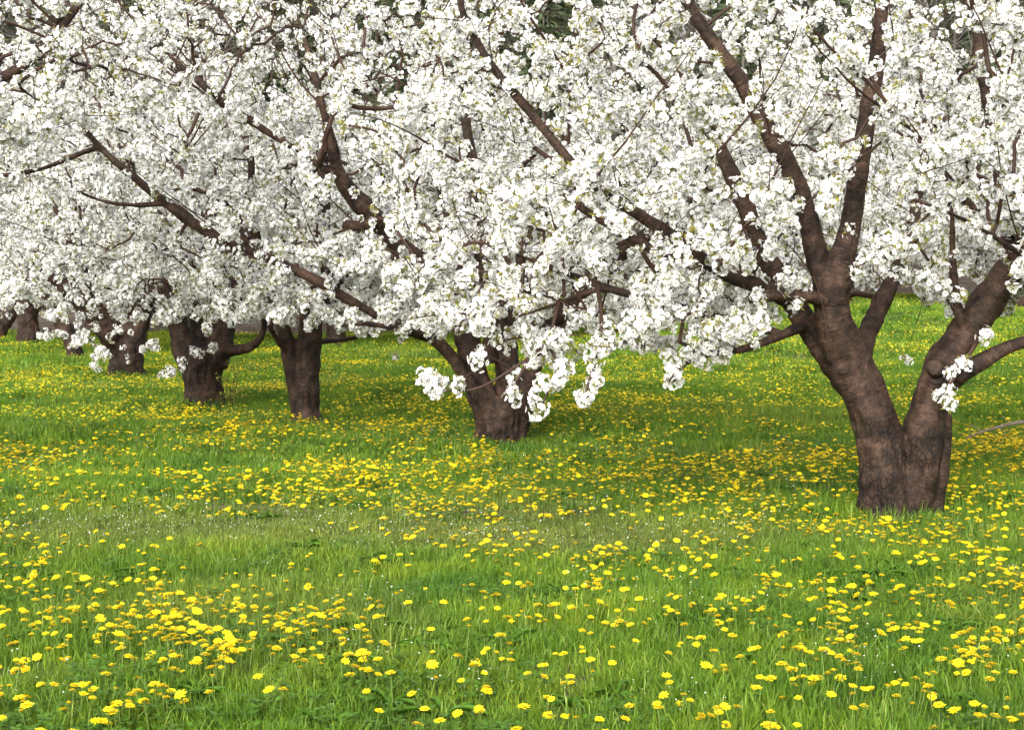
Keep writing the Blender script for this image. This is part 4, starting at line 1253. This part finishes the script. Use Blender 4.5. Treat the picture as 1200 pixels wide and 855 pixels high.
def dandelion_label(i):
    look = 'small half-closed yellow dandelion' if DK[i] == 4 else ('broad open yellow dandelion' if DS[i] > 0.85 else ('tiny open yellow dandelion' if DS[i] < 0.62 else 'open yellow dandelion'))
    place = 'standing alone in the near grass' if nb[i] == 0 else ('close beside another flower in the near grass' if nb[i] < 3 else ('in a loose bunch in the near grass' if nb[i] < 6 else 'in a tight crowded bunch in the near grass'))
    return look + ' ' + place
for i in np.where(single)[0]:
    r = empty('dandelion', (Pd[i, 0], Pd[i, 1], gz[i]))
    r.empty_display_size = 0.02
    tag(r, dandelion_label(i), 'flower', 'dandelions in the near meadow')
    for nm, me in (('flower_head', HEADS[DK[i]]), ('stem', STEMS[i % 3])):
        o = bpy.data.objects.new(nm, me)
        o.parent = r; o.location = (0, 0, DH[i]); o.rotation_euler = DT[i]; o.scale = (DS[i],) * 3
        COL.objects.link(o)
mid = ~single & (dep < 17)
me = scatter_mesh('dandelion_drift', Pd[mid], DT[mid], DS[mid], DK[mid])
tag(scatter('dandelion_drift', me, 'scatter_dandelion', WHOLE), 'drifts of yellow dandelions around and beyond the forked tree', 'flowers', kind='stuff')
far = ~single & ~mid
me = scatter_mesh('dandelion_drift', Pd[far], DT[far], DS[far] * 0.95, DK[far] % 3)
tag(scatter('dandelion_drift', me, 'scatter_dandelion_far', LOWH), 'far yellow speckle of dandelions under the row of trees', 'flowers', kind='stuff')

# ------------------------------------------------------------------ dead branch lying in the grass at the right
fb = Tree('', (0, 0, 0), 5)
Yb = 12.3
C = catmull([(*at(1132, 513, Yb), 0.006), (*at(1150, 506, Yb), 0.009), (*at(1175, 499, Yb), 0.011), (*at(1205, 494, Yb), 0.013), (*at(1260, 500, Yb - .2), 0.015), (*at(1300, 520, Yb - .3), 0.017)], 0.03)
o0 = np.array((at(1260, 510, Yb)[0], Yb, float(ground_z(4.0, Yb))))
root = empty('fallen_branch', o0)
tag(root, 'thin bare dead branch arching low over the grass beside the forked tree', 'branch')
V, F, cap = tube(C, 7, np.random.default_rng(3))
obj('stem', mesh_np('stem', V - o0, [F, cap], M_GREYWOOD, smooth=True), root)
for pts in ([(1172, 500, 0), (1176, 507, 0.02), (1178, 514, 0.03)], [(1190, 497, 0), (1180, 492, 0.03), (1172, 486, 0.05)], [(1150, 506, 0), (1143, 500, .02), (1136, 497, .03)]):
    C = catmull([(*at(a, b, Yb + d), 0.004 - 0.001 * k) for k, (a, b, d) in enumerate(pts)], 0.02)
    V, F, cap = tube(C, 5, np.random.default_rng(4))
    obj('twig', mesh_np('twig', V - o0, [F, cap], M_GREYWOOD, smooth=True), root)

# leafy suckers at the squat tree's foot
rs = np.random.default_rng(81)
b0 = at(270, 482, 19.7); b0[2] = float(ground_z(b0[0], b0[1]))
root = empty('sucker_shrub', b0)
tag(root, 'small thicket of thin leafy suckers beside the squat burled trunk', 'shrub')
sp, lf = Soup(), Soup()
for k in range(16):
    p0 = np.array((rs.normal(0, .09), rs.normal(0, .06), -0.02)); p1 = p0 + np.array((rs.normal(0, .14), rs.normal(0, .08), rs.uniform(.3, .75)))
    u = np.array((0.004, 0, 0)); v = np.array((0, 0.004, 0))
    sp.add([p0 + u, p0 - u, p0 + v, p1, p0 - v], [(0, 2, 3), (2, 1, 3), (1, 4, 3), (4, 0, 3)], 0)
    for _ in range(9):
        leaf_geo(lf, p0 + (p1 - p0) * rs.uniform(.3, 1), rs.normal(0, 1, 3) + np.array((0, 0, .3)), rs.uniform(.03, .055), .011, .3, 0, rs)
obj('shoots', sp.mesh('shoots', [M_TWIG]), root)
tag(obj('leaves', lf.mesh('leaves', [M_YOUNG]), root), kind='stuff')

# ------------------------------------------------------------------ wood on the far slope
def bare_tree(seed, H):
    rg = np.random.default_rng(seed); pa, pb, ra, rb = [], [], [], []
    def rec(p, d, L, r, lev):
        n = 3
        for k in range(n):
            q = p + d * L / n
            pa.append(p); pb.append(q); ra.append(r); rb.append(r * 0.86); r *= 0.86
            p = q; d = d + rg.normal(0, 0.10, 3); d /= np.linalg.norm(d)
            if lev < 4 and (k > 0 or lev > 0):
                for _ in range(2):
                    e = d * 0.7 + rg.normal(0, 0.55, 3) + np.array((0, 0, .25)); e /= np.linalg.norm(e)
                    rec(p, e, L * rg.uniform(.5, .7), r * 0.55, lev + 1)
    rec(np.zeros(3), np.array((0, 0, 1.0)), H * 0.6, H * 0.013, 1)
    t = Tree('', (0, 0, 0), seed)
    t.edges = tuple(np.array(x) for x in (pa, pb, ra, rb))
    me = t.twig_mesh(np.zeros(3)); me.materials.clear(); me.materials.append(M_FARBARK)
    return me
def conifer(seed, H):
    rg = np.random.default_rng(seed); sp = Soup()
    u = H * 0.012
    sp.add([(u, 0, 0), (-u / 2, u, 0), (-u / 2, -u, 0), (0, 0, H)], [(0, 1, 3), (1, 2, 3), (2, 0, 3)], 1)
    for k in range(1500):
        t = rg.uniform(0.12, 1) ; z = H * t; R = H * 0.20 * (1 - t) + 0.15
        a = rg.uniform(0, 6.28); r = R * rg.uniform(.25, 1)
        leaf_geo(sp, np.array((r * math.cos(a), r * math.sin(a), z)), np.array((math.cos(a), math.sin(a), rg.normal(-.15, .3))), rg.uniform(.25, .5), rg.uniform(.04, .08), .3, 0, rg)
    return sp.mesh('conifer', [M_FARLEAF, M_FARBARK])
WOOD = [bare_tree(1, 11.0), bare_tree(2, 13.0), bare_tree(3, 10.0), conifer(4, 12.0), conifer(5, 9.0)]
rw = np.random.default_rng(91)
n = 420
yy = 52 + 75 * rw.uniform(0, 1, n) ** 1.3
xx = rw.uniform(-1, 1, n) * (0.36 * yy + 12)
me = scatter_mesh('hillside_wood', np.column_stack([xx, yy, hill_z(xx, yy) - 0.2]), np.column_stack([np.zeros((n, 2)), rw.uniform(0, 6.28, n)]), rw.uniform(.8, 1.25, n), rw.choice(5, n, p=[.34, .33, .32, .005, .005]))
tag(scatter('hillside_wood', me, 'scatter_wood', WOOD), 'bare grey wood with a few evergreens on the slope behind the orchard', 'wood', kind='stuff')
